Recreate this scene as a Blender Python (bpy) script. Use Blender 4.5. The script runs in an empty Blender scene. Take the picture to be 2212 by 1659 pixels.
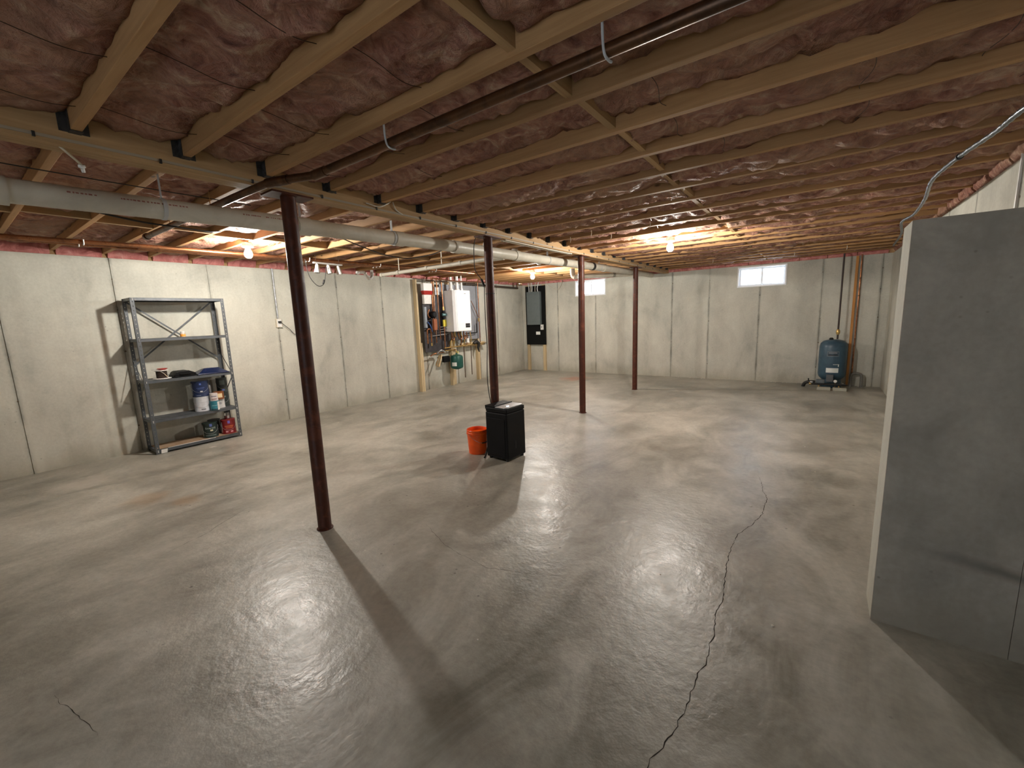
import bpy, bmesh, math, random
from mathutils import Vector, Matrix, noise
C = bpy.context.scene
COL = C.collection
random.seed(7)
PI = math.pi
# ------------------------------------------------------------------ camera
H = 1.45
YAW, PITCH, ROLL, FPX = 0.632, -0.157, -0.037, 910.47
def cam_axes():
    cy, sy, cp, sp = math.cos(YAW), math.sin(YAW), math.cos(PITCH), math.sin(PITCH)
    f = Vector((-sy*cp, cy*cp, sp)); r = Vector((cy, sy, 0)); u = r.cross(f)
    cr, sr = math.cos(ROLL), math.sin(ROLL)
    return cr*r + sr*u, -sr*r + cr*u, f
_r, _u, _f = cam_axes()
cd = bpy.data.cameras.new('camera'); cam = bpy.data.objects.new('camera', cd); COL.objects.link(cam)
cd.sensor_width = 36.0; cd.lens = FPX/2212*36; cd.clip_start = 0.02
m = Matrix((_r, _u, -_f)).transposed().to_4x4(); m.translation = Vector((0, 0, H)); cam.matrix_world = m
C.camera = cam
def on(u, v, ax, val):
    """world point where the sight line through photo pixel u,v meets the plane axis=val (used to read real positions)"""
    d = _r*(u-1106)/FPX - _u*(v-829.5)/FPX + _f
    o = Vector((0, 0, H)); t = (val-o[ax])/d[ax]
    return o + t*d
# ------------------------------------------------------------------ world and exposure
W = bpy.data.worlds.new('sky'); C.world = W; W.use_nodes = True
bg = W.node_tree.nodes['Background']; bg.inputs[0].default_value = (0.72, 0.84, 1.0, 1); bg.inputs[1].default_value = 4.0
C.view_settings.view_transform = 'Standard'; C.view_settings.look = 'None'
C.view_settings.gamma = 1.0; C.view_settings.use_curve_mapping = False
C.view_settings.exposure = 1.82
C.cycles.max_bounces = 10; C.cycles.diffuse_bounces = 7; C.cycles.glossy_bounces = 4; C.cycles.transmission_bounces = 6
C.cycles.sample_clamp_indirect = 8.0
BULB = 560.0
BULB_COL = (1.0, 0.955, 0.88)
# ------------------------------------------------------------------ helpers
def tag(o, label=None, cat=None, group=None, kind=None):
    if label: o['label'] = label
    if cat: o['category'] = cat
    if group: o['group'] = group
    if kind: o['kind'] = kind
    return o
def empty(name, loc=(0, 0, 0), rz=0, label=None, cat=None, group=None, kind=None):
    o = bpy.data.objects.new(name, None); COL.objects.link(o); o.location = loc; o.rotation_euler = (0, 0, rz)
    o.empty_display_size = 0.05
    return tag(o, label, cat, group, kind)
class MB:
    def __init__(s, smooth=False): s.v = []; s.f = []; s.sm = []; s.smooth = smooth
    def box(s, x0, x1, y0, y1, z0, z1):
        n = len(s.v)
        s.v += [(x, y, z) for z in (z0, z1) for y in (y0, y1) for x in (x0, x1)]
        for q in ((0, 2, 3, 1), (4, 5, 7, 6), (0, 1, 5, 4), (2, 6, 7, 3), (0, 4, 6, 2), (1, 3, 7, 5)):
            s.f.append(tuple(n+i for i in q)); s.sm.append(False)
        return s
    def obox(s, c, ax, ay, az):
        """box with centre c and half-vectors"""
        n = len(s.v); c = Vector(c); ax, ay, az = Vector(ax), Vector(ay), Vector(az)
        for k in (-1, 1):
            for j in (-1, 1):
                for i in (-1, 1): s.v.append(tuple(c+ax*i+ay*j+az*k))
        for q in ((0, 2, 3, 1), (4, 5, 7, 6), (0, 1, 5, 4), (2, 6, 7, 3), (0, 4, 6, 2), (1, 3, 7, 5)):
            s.f.append(tuple(n+i for i in q)); s.sm.append(False)
        return s
    def bar(s, a, b, w, t, up=(0, 0, 1)):
        a, b = Vector(a), Vector(b); d = (b-a); L = d.length; d.normalize()
        sd = d.cross(Vector(up)); 
        if sd.length < 1e-4: sd = d.cross(Vector((1, 0, 0)))
        sd.normalize(); n = sd.cross(d)
        return s.obox((a+b)/2, d*L/2, sd*w/2, n*t/2)
    def tube(s, pts, r, n=10, cap=True, sub=0):
        pts = [Vector(p) for p in pts]
        if sub and len(pts) > 2:
            q = []
            P = [pts[0]*2-pts[1]]+pts+[pts[-1]*2-pts[-2]]
            for i in range(1, len(P)-2):
                p0, p1, p2, p3 = P[i-1:i+3]
                for k in range(sub):
                    t = k/sub
                    q.append(0.5*((2*p1)+(p2-p0)*t+(2*p0-5*p1+4*p2-p3)*t*t+(3*p1-p0-3*p2+p3)*t**3))
            q.append(pts[-1]); pts = q
        rs = r if isinstance(r, (list, tuple)) else [r]*len(pts)
        base = len(s.v); prev = None
        for i, p in enumerate(pts):
            d = (pts[min(i+1, len(pts)-1)]-pts[max(i-1, 0)]).normalized()
            if prev is None:
                a = d.orthogonal().normalized()
            else:
                a = prev-d*prev.dot(d)
                a = a.normalized() if a.length > 1e-5 else d.orthogonal().normalized()
            prev = a; b = d.cross(a)
            for k in range(n):
                t = 2*PI*k/n
                s.v.append(tuple(p+(a*math.cos(t)+b*math.sin(t))*rs[i]))
        for i in range(len(pts)-1):
            for k in range(n):
                k2 = (k+1) % n
                s.f.append((base+i*n+k, base+i*n+k2, base+(i+1)*n+k2, base+(i+1)*n+k)); s.sm.append(True)
        if cap:
            s.f.append(tuple(base+k for k in reversed(range(n)))); s.sm.append(False)
            e = base+(len(pts)-1)*n
            s.f.append(tuple(e+k for k in range(n))); s.sm.append(False)
        return s
    def lathe(s, prof, c=(0, 0, 0), n=24, axis=(0, 0, 1), sharp=False):
        """prof list of (r, h) along the axis"""
        ax = Vector(axis).normalized(); a = ax.orthogonal().normalized(); b = ax.cross(a); c = Vector(c)
        base = len(s.v)
        for r, h in prof:
            for k in range(n):
                t = 2*PI*k/n; s.v.append(tuple(c+ax*h+(a*math.cos(t)+b*math.sin(t))*max(r, 1e-4)))
        for i in range(len(prof)-1):
            for k in range(n):
                k2 = (k+1) % n
                s.f.append((base+i*n+k, base+i*n+k2, base+(i+1)*n+k2, base+(i+1)*n+k)); s.sm.append(not sharp)
        for i, rev in ((0, True), (len(prof)-1, False)):
            L = [base+i*n+k for k in range(n)]
            s.f.append(tuple(reversed(L)) if rev else tuple(L)); s.sm.append(False)
        return s
    def prism(s, poly, z0, z1, tr=None):
        n = len(s.v); k = len(poly)
        for z in (z0, z1):
            for x, y in poly:
                p = Vector((x, y, z)); s.v.append(tuple(tr(p) if tr else p))
        s.f.append(tuple(n+i for i in reversed(range(k)))); s.sm.append(False)
        s.f.append(tuple(n+k+i for i in range(k))); s.sm.append(False)
        for i in range(k):
            j = (i+1) % k; s.f.append((n+i, n+j, n+k+j, n+k+i)); s.sm.append(False)
        return s
    def build(s, name, mat, parent=None, bevel=0, loc=None, label=None, cat=None, group=None, kind=None, fix=True, angle=0.7):
        me = bpy.data.meshes.new(name); me.from_pydata(s.v, [], s.f)
        me.polygons.foreach_set('use_smooth', s.sm)
        if mat: me.materials.append(mat)
        if fix:
            bm = bmesh.new(); bm.from_mesh(me); bmesh.ops.recalc_face_normals(bm, faces=bm.faces)
            for e in bm.edges:
                if len(e.link_faces) == 2 and e.calc_face_angle(0) > angle: e.smooth = False
            bm.to_mesh(me); bm.free()
        o = bpy.data.objects.new(name, me); COL.objects.link(o)
        if parent: o.parent = parent
        if loc: o.location = loc
        if bevel:
            b = o.modifiers.new('bevel', 'BEVEL'); b.width = bevel; b.segments = 2; b.limit_method = 'ANGLE'; b.angle_limit = 0.6
        return tag(o, label, cat, group, kind)
def inst(o, loc, parent=None, name=None):
    c = o.copy(); COL.objects.link(c); c.location = loc
    if parent: c.parent = parent
    return c
# ------------------------------------------------------------------ materials
def mat(name, col, rough=0.6, metal=0.0, **kw):
    M = bpy.data.materials.new(name); M.use_nodes = True
    b = M.node_tree.nodes['Principled BSDF']
    b.inputs['Base Color'].default_value = (*col, 1); b.inputs['Roughness'].default_value = rough; b.inputs['Metallic'].default_value = metal
    if 'spec' in kw: b.inputs['Specular IOR Level'].default_value = kw['spec']
    if 'emit' in kw:
        b.inputs['Emission Color'].default_value = (*kw['emit'], 1); b.inputs['Emission Strength'].default_value = kw['strength']
    if 'trans' in kw: b.inputs['Transmission Weight'].default_value = kw['trans']
    if 'coat' in kw: b.inputs['Coat Weight'].default_value = kw['coat']; b.inputs['Coat Roughness'].default_value = kw.get('coatr', 0.1)
    return M
class NT:
    def __init__(s, M): s.t = M.node_tree; s.n = s.t.nodes; s.l = s.t.links; s.b = s.n['Principled BSDF']
    def pos(s):
        return s.n.new('ShaderNodeNewGeometry').outputs['Position']
    def mapv(s, v, scale=(1, 1, 1), loc=(0, 0, 0), rot=(0, 0, 0)):
        m = s.n.new('ShaderNodeMapping'); s.l.new(v, m.inputs[0]); m.inputs['Scale'].default_value = scale; m.inputs['Location'].default_value = loc
        m.inputs['Rotation'].default_value = rot
        return m.outputs[0]
    def noise(s, v, scale, detail=4, rough=0.55, dist=0.0):
        m = s.n.new('ShaderNodeTexNoise'); s.l.new(v, m.inputs['Vector']); m.inputs['Scale'].default_value = scale
        m.inputs['Detail'].default_value = detail; m.inputs['Roughness'].default_value = rough; m.inputs['Distortion'].default_value = dist
        return m.outputs[0]
    def vor(s, v, scale, feat='F1'):
        m = s.n.new('ShaderNodeTexVoronoi'); s.l.new(v, m.inputs['Vector']); m.inputs['Scale'].default_value = scale; m.feature = feat
        return m.outputs['Distance']
    def ramp(s, v, stops):
        m = s.n.new('ShaderNodeValToRGB'); s.l.new(v, m.inputs[0]); e = m.color_ramp.elements
        while len(e) < len(stops): e.new(0.5)
        for i, (p, c) in enumerate(stops):
            e[i].position = p; e[i].color = (*c, 1) if isinstance(c, (tuple, list)) else (c, c, c, 1)
        return m.outputs[0]
    def rng(s, v, a, b, c=0.0, d=1.0):
        m = s.n.new('ShaderNodeMapRange'); s.l.new(v, m.inputs[0])
        for i, q in zip((1, 2, 3, 4), (a, b, c, d)): m.inputs[i].default_value = q
        return m.outputs[0]
    def math(s, op, a, b=None):
        m = s.n.new('ShaderNodeMath'); m.operation = op
        for i, q in enumerate((a, b)):
            if q is None: continue
            if isinstance(q, (int, float)): m.inputs[i].default_value = q
            else: s.l.new(q, m.inputs[i])
        return m.outputs[0]
    def mix(s, fac, a, b, mode='MIX'):
        m = s.n.new('ShaderNodeMix'); m.data_type = 'RGBA'; m.blend_type = mode
        for i, q in ((0, fac), (6, a), (7, b)):
            if isinstance(q, (int, float)): m.inputs[i].default_value = q
            elif isinstance(q, tuple): m.inputs[i].default_value = (*q, 1)
            else: s.l.new(q, m.inputs[i])
        return m.outputs[2]
    def bump(s, h, strength=0.3, dist=0.01):
        m = s.n.new('ShaderNodeBump'); s.l.new(h, m.inputs['Height']); m.inputs['Strength'].default_value = strength; m.inputs['Distance'].default_value = dist
        s.l.new(m.outputs[0], s.b.inputs['Normal'])
    def blob(s, p, c, r, nz=None):
        """1 inside a round patch at c, fading at radius r"""
        m = s.n.new('ShaderNodeVectorMath'); m.operation = 'DISTANCE'; s.l.new(p, m.inputs[0]); m.inputs[1].default_value = c
        d = m.outputs['Value']
        if nz is not None: d = s.math('ADD', d, s.math('MULTIPLY', nz, r*1.6))
        return s.rng(d, r*1.75, r*1.15, 0, 1)
    def set(s, col=None, rough=None):
        if col is not None: s.l.new(col, s.b.inputs['Base Color'])
        if rough is not None: s.l.new(rough, s.b.inputs['Roughness'])

# floor: power-trowelled concrete
M_floor = mat('floor_concrete', (0.3, 0.28, 0.24), 0.4)
t = NT(M_floor); p = t.pos()
n1 = t.noise(p, 0.55, 6, 0.6, 0.6); n2 = t.noise(t.mapv(p, (1, 0.55, 1), (3, 1, 0), (0, 0, 0.5)), 2.3, 6, 0.65, 1.2); n3 = t.noise(p, 28, 4, 0.6)
nn = t.math('ADD', t.math('MULTIPLY', n1, 0.5), t.math('MULTIPLY', n2, 0.5))
c = t.ramp(nn, [(0.38, (0.20, 0.192, 0.155)), (0.47, (0.315, 0.303, 0.255)), (0.54, (0.40, 0.387, 0.33)), (0.64, (0.51, 0.495, 0.43))])
c = t.mix(t.rng(t.noise(t.mapv(p, (1, 1, 1), (9, 4, 0)), 1.1, 4, 0.6, 0.4), 0.47, 0.72, 0, 0.55), c, (0.19, 0.175, 0.14))
c = t.mix(0.35, c, t.ramp(n3, [(0.3, 0.35), (0.7, 0.62)]), 'OVERLAY')
sp = t.rng(t.vor(p, 9.0), 0.04, 0.09, 1, 0); spn = t.rng(t.noise(p, 3.0, 2), 0.55, 0.6, 0, 1)
c = t.mix(t.math('MULTIPLY', sp, spn), c, (0.10, 0.09, 0.075))
nb = t.noise(p, 6, 4, 0.7)
c = t.mix(t.math('MULTIPLY', t.blob(p, (-4.52, 8.62, 0), 0.42, nb), 0.75), c, (0.42, 0.17, 0.09))
c = t.mix(t.math('MULTIPLY', t.blob(p, (-4.66, 0.90, 0), 0.22, nb), 0.45), c, (0.36, 0.24, 0.13))
c = t.mix(t.math('MULTIPLY', t.blob(p, (-4.30, 1.10, 0), 0.16, nb), 0.45), c, (0.36, 0.24, 0.13))
c = t.mix(t.math('MULTIPLY', t.blob(p, (-5.75, 0.68, 0), 0.26, nb), 0.5), c, (0.52, 0.48, 0.42))
c = t.mix(t.math('MULTIPLY', t.blob(p, (-6.0, 1.88, 0), 0.055, nb), 0.8), c, (0.66, 0.62, 0.55))
c = t.mix(t.math('MULTIPLY', t.blob(p, (0.84, 9.02, 0), 0.18, nb), 0.7), c, (0.5, 0.46, 0.40))
t.set(c, t.ramp(t.math('ADD', t.math('MULTIPLY', n2, 0.65), t.math('MULTIPLY', nb, 0.35)), [(0.38, 0.31), (0.62, 0.47)]))
t.b.inputs['Specular IOR Level'].default_value = 0.55
t.bump(t.math('ADD', t.math('MULTIPLY', t.noise(p, 7, 5, 0.6), 1.0), t.math('MULTIPLY', n3, 0.12)), 0.42, 0.012)

def wall_mat(name, base, dirt=0.5, streak=False):
    M = mat(name, base, 0.85, spec=0.25); t = NT(M); p = t.pos()
    n1 = t.noise(p, 0.9, 6, 0.65, 0.8); n2 = t.noise(t.mapv(p, (1, 1, 0.35)), 3.2, 5, 0.6); n3 = t.noise(p, 40, 3, 0.6)
    b = Vector(base)
    c = t.ramp(t.math('ADD', t.math('MULTIPLY', n1, .55), t.math('MULTIPLY', n2, .45)), [(0.33, tuple(b*0.62)), (0.46, tuple(b*0.86)), (0.58, tuple(b)), (0.72, tuple(b*1.14))])
    c = t.mix(0.25, c, t.ramp(n3, [(0.3, 0.38), (0.7, 0.6)]), 'OVERLAY')
    pits = t.math('MULTIPLY', t.rng(t.vor(p, 14), 0.05, 0.11, 1, 0), t.rng(t.noise(p, 2.2, 3), 0.5, 0.62, 0, 1))
    c = t.mix(t.math('MULTIPLY', pits, 0.6), c, tuple(b*0.35))
    # form joint grime, stored on the panel edges
    at = t.n.new('ShaderNodeAttribute'); at.attribute_name = 'edge'
    e = t.math('MULTIPLY', t.math('POWER', at.outputs['Fac'], 1.6), t.rng(t.noise(t.mapv(p, (1, 1, 0.5)), 4.5, 5, 0.7), 0.36, 0.66, 0.0, 1.0))
    c = t.mix(t.math('MULTIPLY', e, dirt), c, tuple(b*0.22))
    # damp foot of the wall
    sx = t.n.new('ShaderNodeSeparateXYZ'); t.l.new(p, sx.inputs[0])
    ft = t.math('MULTIPLY', t.rng(t.math('ADD', sx.outputs[2], t.math('MULTIPLY', n2, 0.35)), 0.20, 0.42, 1, 0), 0.45)
    c = t.mix(ft, c, tuple(Vector((b[0]*0.50, b[1]*0.46, b[2]*0.38))))
    if streak:      # a pour line and damp blotches on the stub wall
        ln = t.math('ABSOLUTE', t.math('ADD', t.math('ADD', sx.outputs[2], t.math('MULTIPLY', sx.outputs[0], 0.10)), t.math('ADD', t.math('MULTIPLY', n1, 0.10), -0.475)))
        k = t.math('MULTIPLY', t.rng(ln, 0.004, 0.035, 1, 0), t.rng(sx.outputs[0], 0.36, 0.62, 0.1, 0.85))
        c = t.mix(k, c, tuple(b*0.35))
        k = t.math('MULTIPLY', t.rng(t.noise(p, 2.6, 5, 0.6, 0.5), 0.50, 0.68, 0, 0.55), t.rng(sx.outputs[0], 0.30, 0.75, 1, 0.4))
        c = t.mix(k, c, tuple(b*0.45))
    t.set(c); t.bump(t.math('ADD', n2, t.math('MULTIPLY', n3, 0.25)), 0.35, 0.01)
    return M
M_wall = wall_mat('wall_concrete', (0.57, 0.56, 0.485), 0.9)
M_stub = wall_mat('stub_concrete', (0.42, 0.375, 0.31), 0.7, True)

def wood_mat(name, a, b, axis=0, rough=0.7):
    M = mat(name, a, rough, spec=0.3); t = NT(M); p = t.pos()
    sc = [14, 14, 14]; sc[axis] = 0.7
    oi = t.n.new('ShaderNodeObjectInfo').outputs['Random']
    g = t.noise(t.mapv(p, tuple(sc)), 2.2, 6, 0.6, 1.5); big = t.noise(t.mapv(p, tuple(3 if i != axis else 0.5 for i in range(3))), 1.3, 3)
    c = t.mix(t.rng(g, 0.3, 0.7), a, b)
    c = t.mix(t.rng(big, 0.45, 0.75, 0, 0.5), c, tuple(x*0.55 for x in a))
    kn = t.math('MULTIPLY', t.rng(t.vor(t.mapv(p, tuple(1.0 if i == axis else 2.2 for i in range(3))), 2.4), 0.035, 0.075, 1, 0), 0.8)
    c = t.mix(kn, c, (0.07, 0.035, 0.015))
    v = t.n.new('ShaderNodeHueSaturation'); v.inputs['Hue'].default_value = 0.5
    t.l.new(t.rng(oi, 0, 1, 0.86, 1.12), v.inputs['Value']); t.l.new(c, v.inputs['Color'])
    t.set(v.outputs[0]); t.bump(g, 0.2, 0.004)
    return M
M_joist = wood_mat('joist_pine', (0.35, 0.185, 0.075), (0.46, 0.265, 0.115), 0)
M_girder = wood_mat('girder_lumber', (0.35, 0.21, 0.095), (0.45, 0.29, 0.14), 1)
M_stud = wood_mat('stud_pine', (0.55, 0.42, 0.24), (0.66, 0.53, 0.33), 2)

M_ins = mat('pink_fibreglass', (0.4, 0.2, 0.16), 0.8, spec=0.35)
t = NT(M_ins); p = t.pos()
w1 = t.noise(p, 2.0, 3, 0.5); a1 = t.noise(p, 5.5, 7, 0.66, 2.2); a2 = t.noise(t.mapv(p, (1, 0.7, 1)), 22, 5, 0.65, 1.5)
c = t.ramp(a1, [(0.30, (0.15, 0.050, 0.034)), (0.44, (0.33, 0.145, 0.100)), (0.56, (0.45, 0.240, 0.165)), (0.68, (0.60, 0.42, 0.29))])
c = t.mix(t.rng(w1, 0.48, 0.68, 0, 0.6), c, (0.45, 0.27, 0.16))
c = t.mix(0.5, c, t.ramp(a2, [(0.25, 0.25), (0.75, 0.72)]), 'OVERLAY')
t.set(c, t.rng(a2, 0.3, 0.7, 0.45, 0.9)); t.bump(t.math('ADD', t.math('MULTIPLY', a1, 1.5), a2), 0.9, 0.03)

M_rim = mat('rim_fibreglass', (0.6, 0.25, 0.24), 0.9, spec=0.2)
t = NT(M_rim); p = t.pos(); a1 = t.noise(p, 9, 6, 0.65, 1.0)
t.set(t.ramp(a1, [(0.3, (0.36, 0.11, 0.10)), (0.55, (0.60, 0.24, 0.22)), (0.7, (0.70, 0.38, 0.33))])); t.bump(a1, 0.8, 0.02)

def spotty(name, a, b, rough=0.4, scale=12, metal=0.0, lo=0.45, hi=0.6, **kw):
    M = mat(name, a, rough, metal, **kw); t = NT(M); p = t.pos()
    n = t.noise(t.mapv(p, kw.get('stretch', (1, 1, 1))), scale, 6, 0.65, 0.5)
    t.set(t.mix(t.rng(n, lo, hi), a, b), t.rng(n, 0.3, 0.7, rough*0.8, min(1, rough*1.4))); t.bump(n, 0.15, 0.003)
    return M
M_col = spotty('red_oxide_steel', (0.062, 0.017, 0.009), (0.125, 0.036, 0.018), 0.42, 14, 0.0, 0.5, 0.7, spec=0.3)
M_copper = spotty('copper_pipe', (0.36, 0.155, 0.07), (0.20, 0.085, 0.042), 0.30, 9, 0.9)
M_bronze = spotty('tarnished_copper', (0.13, 0.065, 0.033), (0.07, 0.038, 0.022), 0.34, 7, 0.8)
M_pvc = spotty('white_pvc', (0.56, 0.52, 0.43), (0.50, 0.46, 0.375), 0.4, 5)
M_pvc_dark = mat('grey_gasket', (0.22, 0.20, 0.16), 0.6)
M_white = spotty('white_plastic', (0.78, 0.77, 0.74), (0.70, 0.69, 0.66), 0.4, 6)
M_enamel = spotty('white_enamel', (0.86, 0.86, 0.86), (0.80, 0.80, 0.80), 0.22, 3)
M_black = spotty('black_plastic', (0.0045, 0.0045, 0.005), (0.007, 0.007, 0.008), 0.45, 8, spec=0.18)
M_rubber = mat('black_rubber', (0.015, 0.014, 0.013), 0.6)
M_galv = spotty('galvanised_steel', (0.42, 0.43, 0.44), (0.30, 0.31, 0.32), 0.38, 18, 0.8)
M_hanger = spotty('dull_joist_hanger_steel', (0.07, 0.07, 0.068), (0.04, 0.04, 0.04), 0.5, 15, 0.5)
M_hook = mat('grey_vinyl_hook', (0.45, 0.46, 0.46), 0.5)
M_romex = mat('cream_cable_jacket', (0.62, 0.57, 0.46), 0.5)
M_wire = mat('dark_spring_wire', (0.05, 0.03, 0.02), 0.5, 0.5)
M_shelfm = spotty('grey_painted_steel', (0.095, 0.105, 0.115), (0.075, 0.083, 0.09), 0.42, 9, 0.2)
M_dark = spotty('dark_ply', (0.045, 0.04, 0.045), (0.03, 0.027, 0.03), 0.6, 6)
M_greyply = spotty('grey_painted_ply', (0.24, 0.25, 0.275), (0.21, 0.22, 0.24), 0.55, 5)
M_brass = spotty('brass_fitting', (0.62, 0.42, 0.16), (0.45, 0.30, 0.12), 0.3, 10, 0.9)
M_bulb = mat('lit_bulb_glass', (1, 1, 1), 0.3, emit=BULB_COL, strength=BULB)
M_glass = mat('window_glass', (1, 1, 1), 0.02, trans=1.0)
M_glass.node_tree.nodes['Principled BSDF'].inputs['IOR'].default_value = 1.1
M_vinyl = mat('white_vinyl_frame', (0.80, 0.82, 0.84), 0.35)

# ------------------------------------------------------------------ room numbers (metres)
XL, XR, YF, YB = -6.626, 0.918, 9.679, -2.6       # inner faces
WH = 2.285                                        # top of the concrete
JB, JT = 2.330, 2.565                             # underside / top of joists
GX = -2.80                                        # girder and column line
GB = 2.268                                        # underside of girder

# floor
fl = MB().box(XL-0.3, XR+0.3, YB-0.3, YF+0.3, -0.15, 0.0).build('floor', M_floor, kind='structure')
M_crack = mat('crack_dark', (0.035, 0.03, 0.025), 0.95, spec=0.1)  # cracks are thin dark ribbons lying on the slab
def crack(pts, w, seed):
    rnd = random.Random(seed); P = []
    for i in range(len(pts)-1):
        a, b = Vector((*pts[i], 0)), Vector((*pts[i+1], 0)); n = max(2, int((b-a).length/0.02))
        for k in range(n):
            P.append(a.lerp(b, k/n))
    P.append(Vector((*pts[-1], 0)))
    v, f = [], []
    off = 0
    for i, q in enumerate(P):
        d = (P[min(i+1, len(P)-1)]-P[max(i-1, 0)]).normalized(); s = Vector((-d.y, d.x, 0))
        off = off*0.75+rnd.uniform(-1, 1)*0.006
        ww = w*(0.35+rnd.random())*min(1, 0.25+i/12, 0.25+(len(P)-1-i)/12)
        v += [tuple(q+s*(off+ww/2)+Vector((0, 0, 0.0006))), tuple(q+s*(off-ww/2)+Vector((0, 0, 0.0006)))]
        if i: f.append((2*i-2, 2*i-1, 2*i+1, 2*i))
    mb = MB(); mb.v, mb.f, mb.sm = v, f, [False]*len(f)
    mb.build('crack', M_crack, fl)
crack([(-0.349, 4.069), (-0.256, 3.625), (-0.248, 3.311), (-0.354, 2.865), (-0.348, 2.616), (-0.323, 2.27), (-0.316, 2.024), (-0.306, 1.838), (-0.304, 1.731), (-0.311, 1.562), (-0.319, 1.438), (-0.322, 1.309), (-0.354, 1.185), (-0.40, 0.95)], 0.0036, 1)
crack([(-3.379, 0.688), (-3.465, 0.948), (-3.661, 1.3)], 0.0022, 2)
crack([(-2.429, 0.092), (-2.23, 0.117), (-2.037, 0.149)], 0.0022, 3)
crack([(-2.225, 1.92), (-1.884, 1.766), (-1.508, 1.733), (-1.241, 1.824), (-1.037, 1.94)], 0.0018, 4)
M_chip = mat('plaster_crumb', (0.6, 0.57, 0.5), 0.9)
rn = random.Random(5)
deb = MB()
for i in range(46):
    x, y = rn.uniform(-6.3, 0.2), rn.uniform(0.3, 9.4); s = rn.uniform(0.003, 0.010)
    deb.lathe([(s, 0), (s*0.8, s*0.4), (s*0.2, s*0.6)], (x, y, 0.0), n=5)
for i in range(60):
    x = rn.uniform(-3.5, 0.8); s = rn.uniform(0.004, 0.013)
    deb.lathe([(s, 0), (s*0.8, s*0.5), (s*0.2, s*0.8)], (x, YF-0.02-abs(rn.gauss(0, 0.02)), 0.0), n=5)
deb.build('concrete_crumbs', M_chip, fl, kind='stuff')

# walls: a backing slab and the form panels proud of it
def wall(name, axis, face, sign, a0, a1, joints, z1, thick=0.22, openings=(), m=M_wall):
    """axis: running axis (0 x, 1 y); face: inner face coordinate; sign: direction from face into the wall"""
    def bx(mb, u0, u1, d0, d1, z0, zz):
        lo, hi = sorted((face+sign*d0, face+sign*d1))
        if axis == 0: mb.box(u0, u1, lo, hi, z0, zz)
        else: mb.box(lo, hi, u0, u1, z0, zz)
    def cells(us, zs):
        for i in range(len(us)-1):
            for j in range(len(zs)-1):
                cu, cz = (us[i]+us[i+1])/2, (zs[j]+zs[j+1])/2
                if any(o[0] < cu < o[1] and o[2] < cz < o[3] for o in openings): continue
                yield us[i], us[i+1], zs[j], zs[j+1]
    back = MB()
    us = sorted({a0, a1, *[o[k] for o in openings for k in (0, 1)]}); zs = sorted({0.0, z1, *[o[k] for o in openings for k in (2, 3)]})
    for u0, u1, z0, zz in cells(us, zs): bx(back, u0, u1, 0.010, thick, z0, zz)
    w = back.build(name, m, kind='structure', fix=False)
    J = sorted([a0]+[j for j in joints if a0 < j < a1]+[a1])
    for k in range(len(J)-1):
        p0, p1 = J[k]+0.003, J[k+1]-0.003; mb = MB()
        us = sorted({p0, p0+0.035, p1-0.035, p1, *[o[i] for o in openings for i in (0, 1) if p0 < o[i] < p1]})
        zs = sorted({0.0, z1, 0.5, 1.0, 1.5, *[o[i] for o in openings for i in (2, 3)]})
        for u0, u1, z0, zz in cells(us, zs): bx(mb, u0, u1, 0.0, 0.012, z0, zz)
        o = mb.build('concrete_panel', m, w, fix=False)
        at = o.data.attributes.new('edge', 'FLOAT', 'POINT')
        for i, v in enumerate(o.data.vertices):
            u = v.co[axis]; at.data[i].value = 1.0 if min(abs(u-p0), abs(u-p1)) < 0.001 else 0.0
    return w
LJ = [-2.28, -1.37, -0.46, 0.453, 1.345, 2.303, 3.135, 4.151, 5.057, 6.081, 7.0, 7.8, 8.526]
FJ = [-5.525, -4.471, -3.484, -2.66, -1.912, -0.997, -0.016, 0.80]
wl = wall('wall_left', 1, XL, -1, YB, YF, LJ, WH)
WIN = [(-5.02, -4.21, 1.90, 2.285), (-1.40, -0.57, 1.865, 2.262)]
wf = wall('wall_far', 0, YF, 1, XL-0.22, XR+0.22, FJ, WH, openings=WIN)
wr = wall('wall_right', 1, XR, 1, YB, YF, [-1.9, -1.0, -0.1, 0.9, 2.0, 3.0, 3.95, 4.9, 5.8, 6.7, 7.7, 8.7], WH)
FILL_DOOR = (-0.68, -0.05, 0.0, 2.03)  # invented opening behind the camera, added so sky light fills the near end
wb = wall('wall_back', 0, YB, -1, XL-0.22, XR+0.22, [-6, -5, -4, -3, -2, -0.02, 0.4], WH, openings=[FILL_DOOR])
dr = MB().box(FILL_DOOR[0], FILL_DOOR[0]+0.04, YB-0.22, YB+0.01, 0, 2.03).box(FILL_DOOR[1]-0.04, FILL_DOOR[1], YB-0.22, YB+0.01, 0, 2.03).box(FILL_DOOR[0]+0.04, FILL_DOOR[1]-0.04, YB-0.22, YB+0.01, 1.99, 2.03).build('added_fill_doorway', M_girder, kind='structure')  # casing of the added fill-light opening, out of view
# low stub wall on the right
stub = MB().box(0.282, XR, 2.394, 2.60, 0, 1.772).build('wall_stub', M_stub, kind='structure', fix=False)
for (x0, x1, z0, z1) in ((0.274, 0.7012, 0, 1.774), (0.703, XR-0.002, 0, 1.774)):
    o = MB().box(x0, x1, 2.382, 2.396, z0, z1).build('concrete_panel', M_stub, stub, fix=False)
    at = o.data.attributes.new('edge', 'FLOAT', 'POINT')
    for i, v in enumerate(o.data.vertices): at.data[i].value = 0.6 if abs(v.co.x-0.70) < 0.01 else 0.3
MB().box(0.274, 0.286, 2.396, 2.604, 0, 1.774).build('end_face', M_wall, stub, fix=False)
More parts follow.
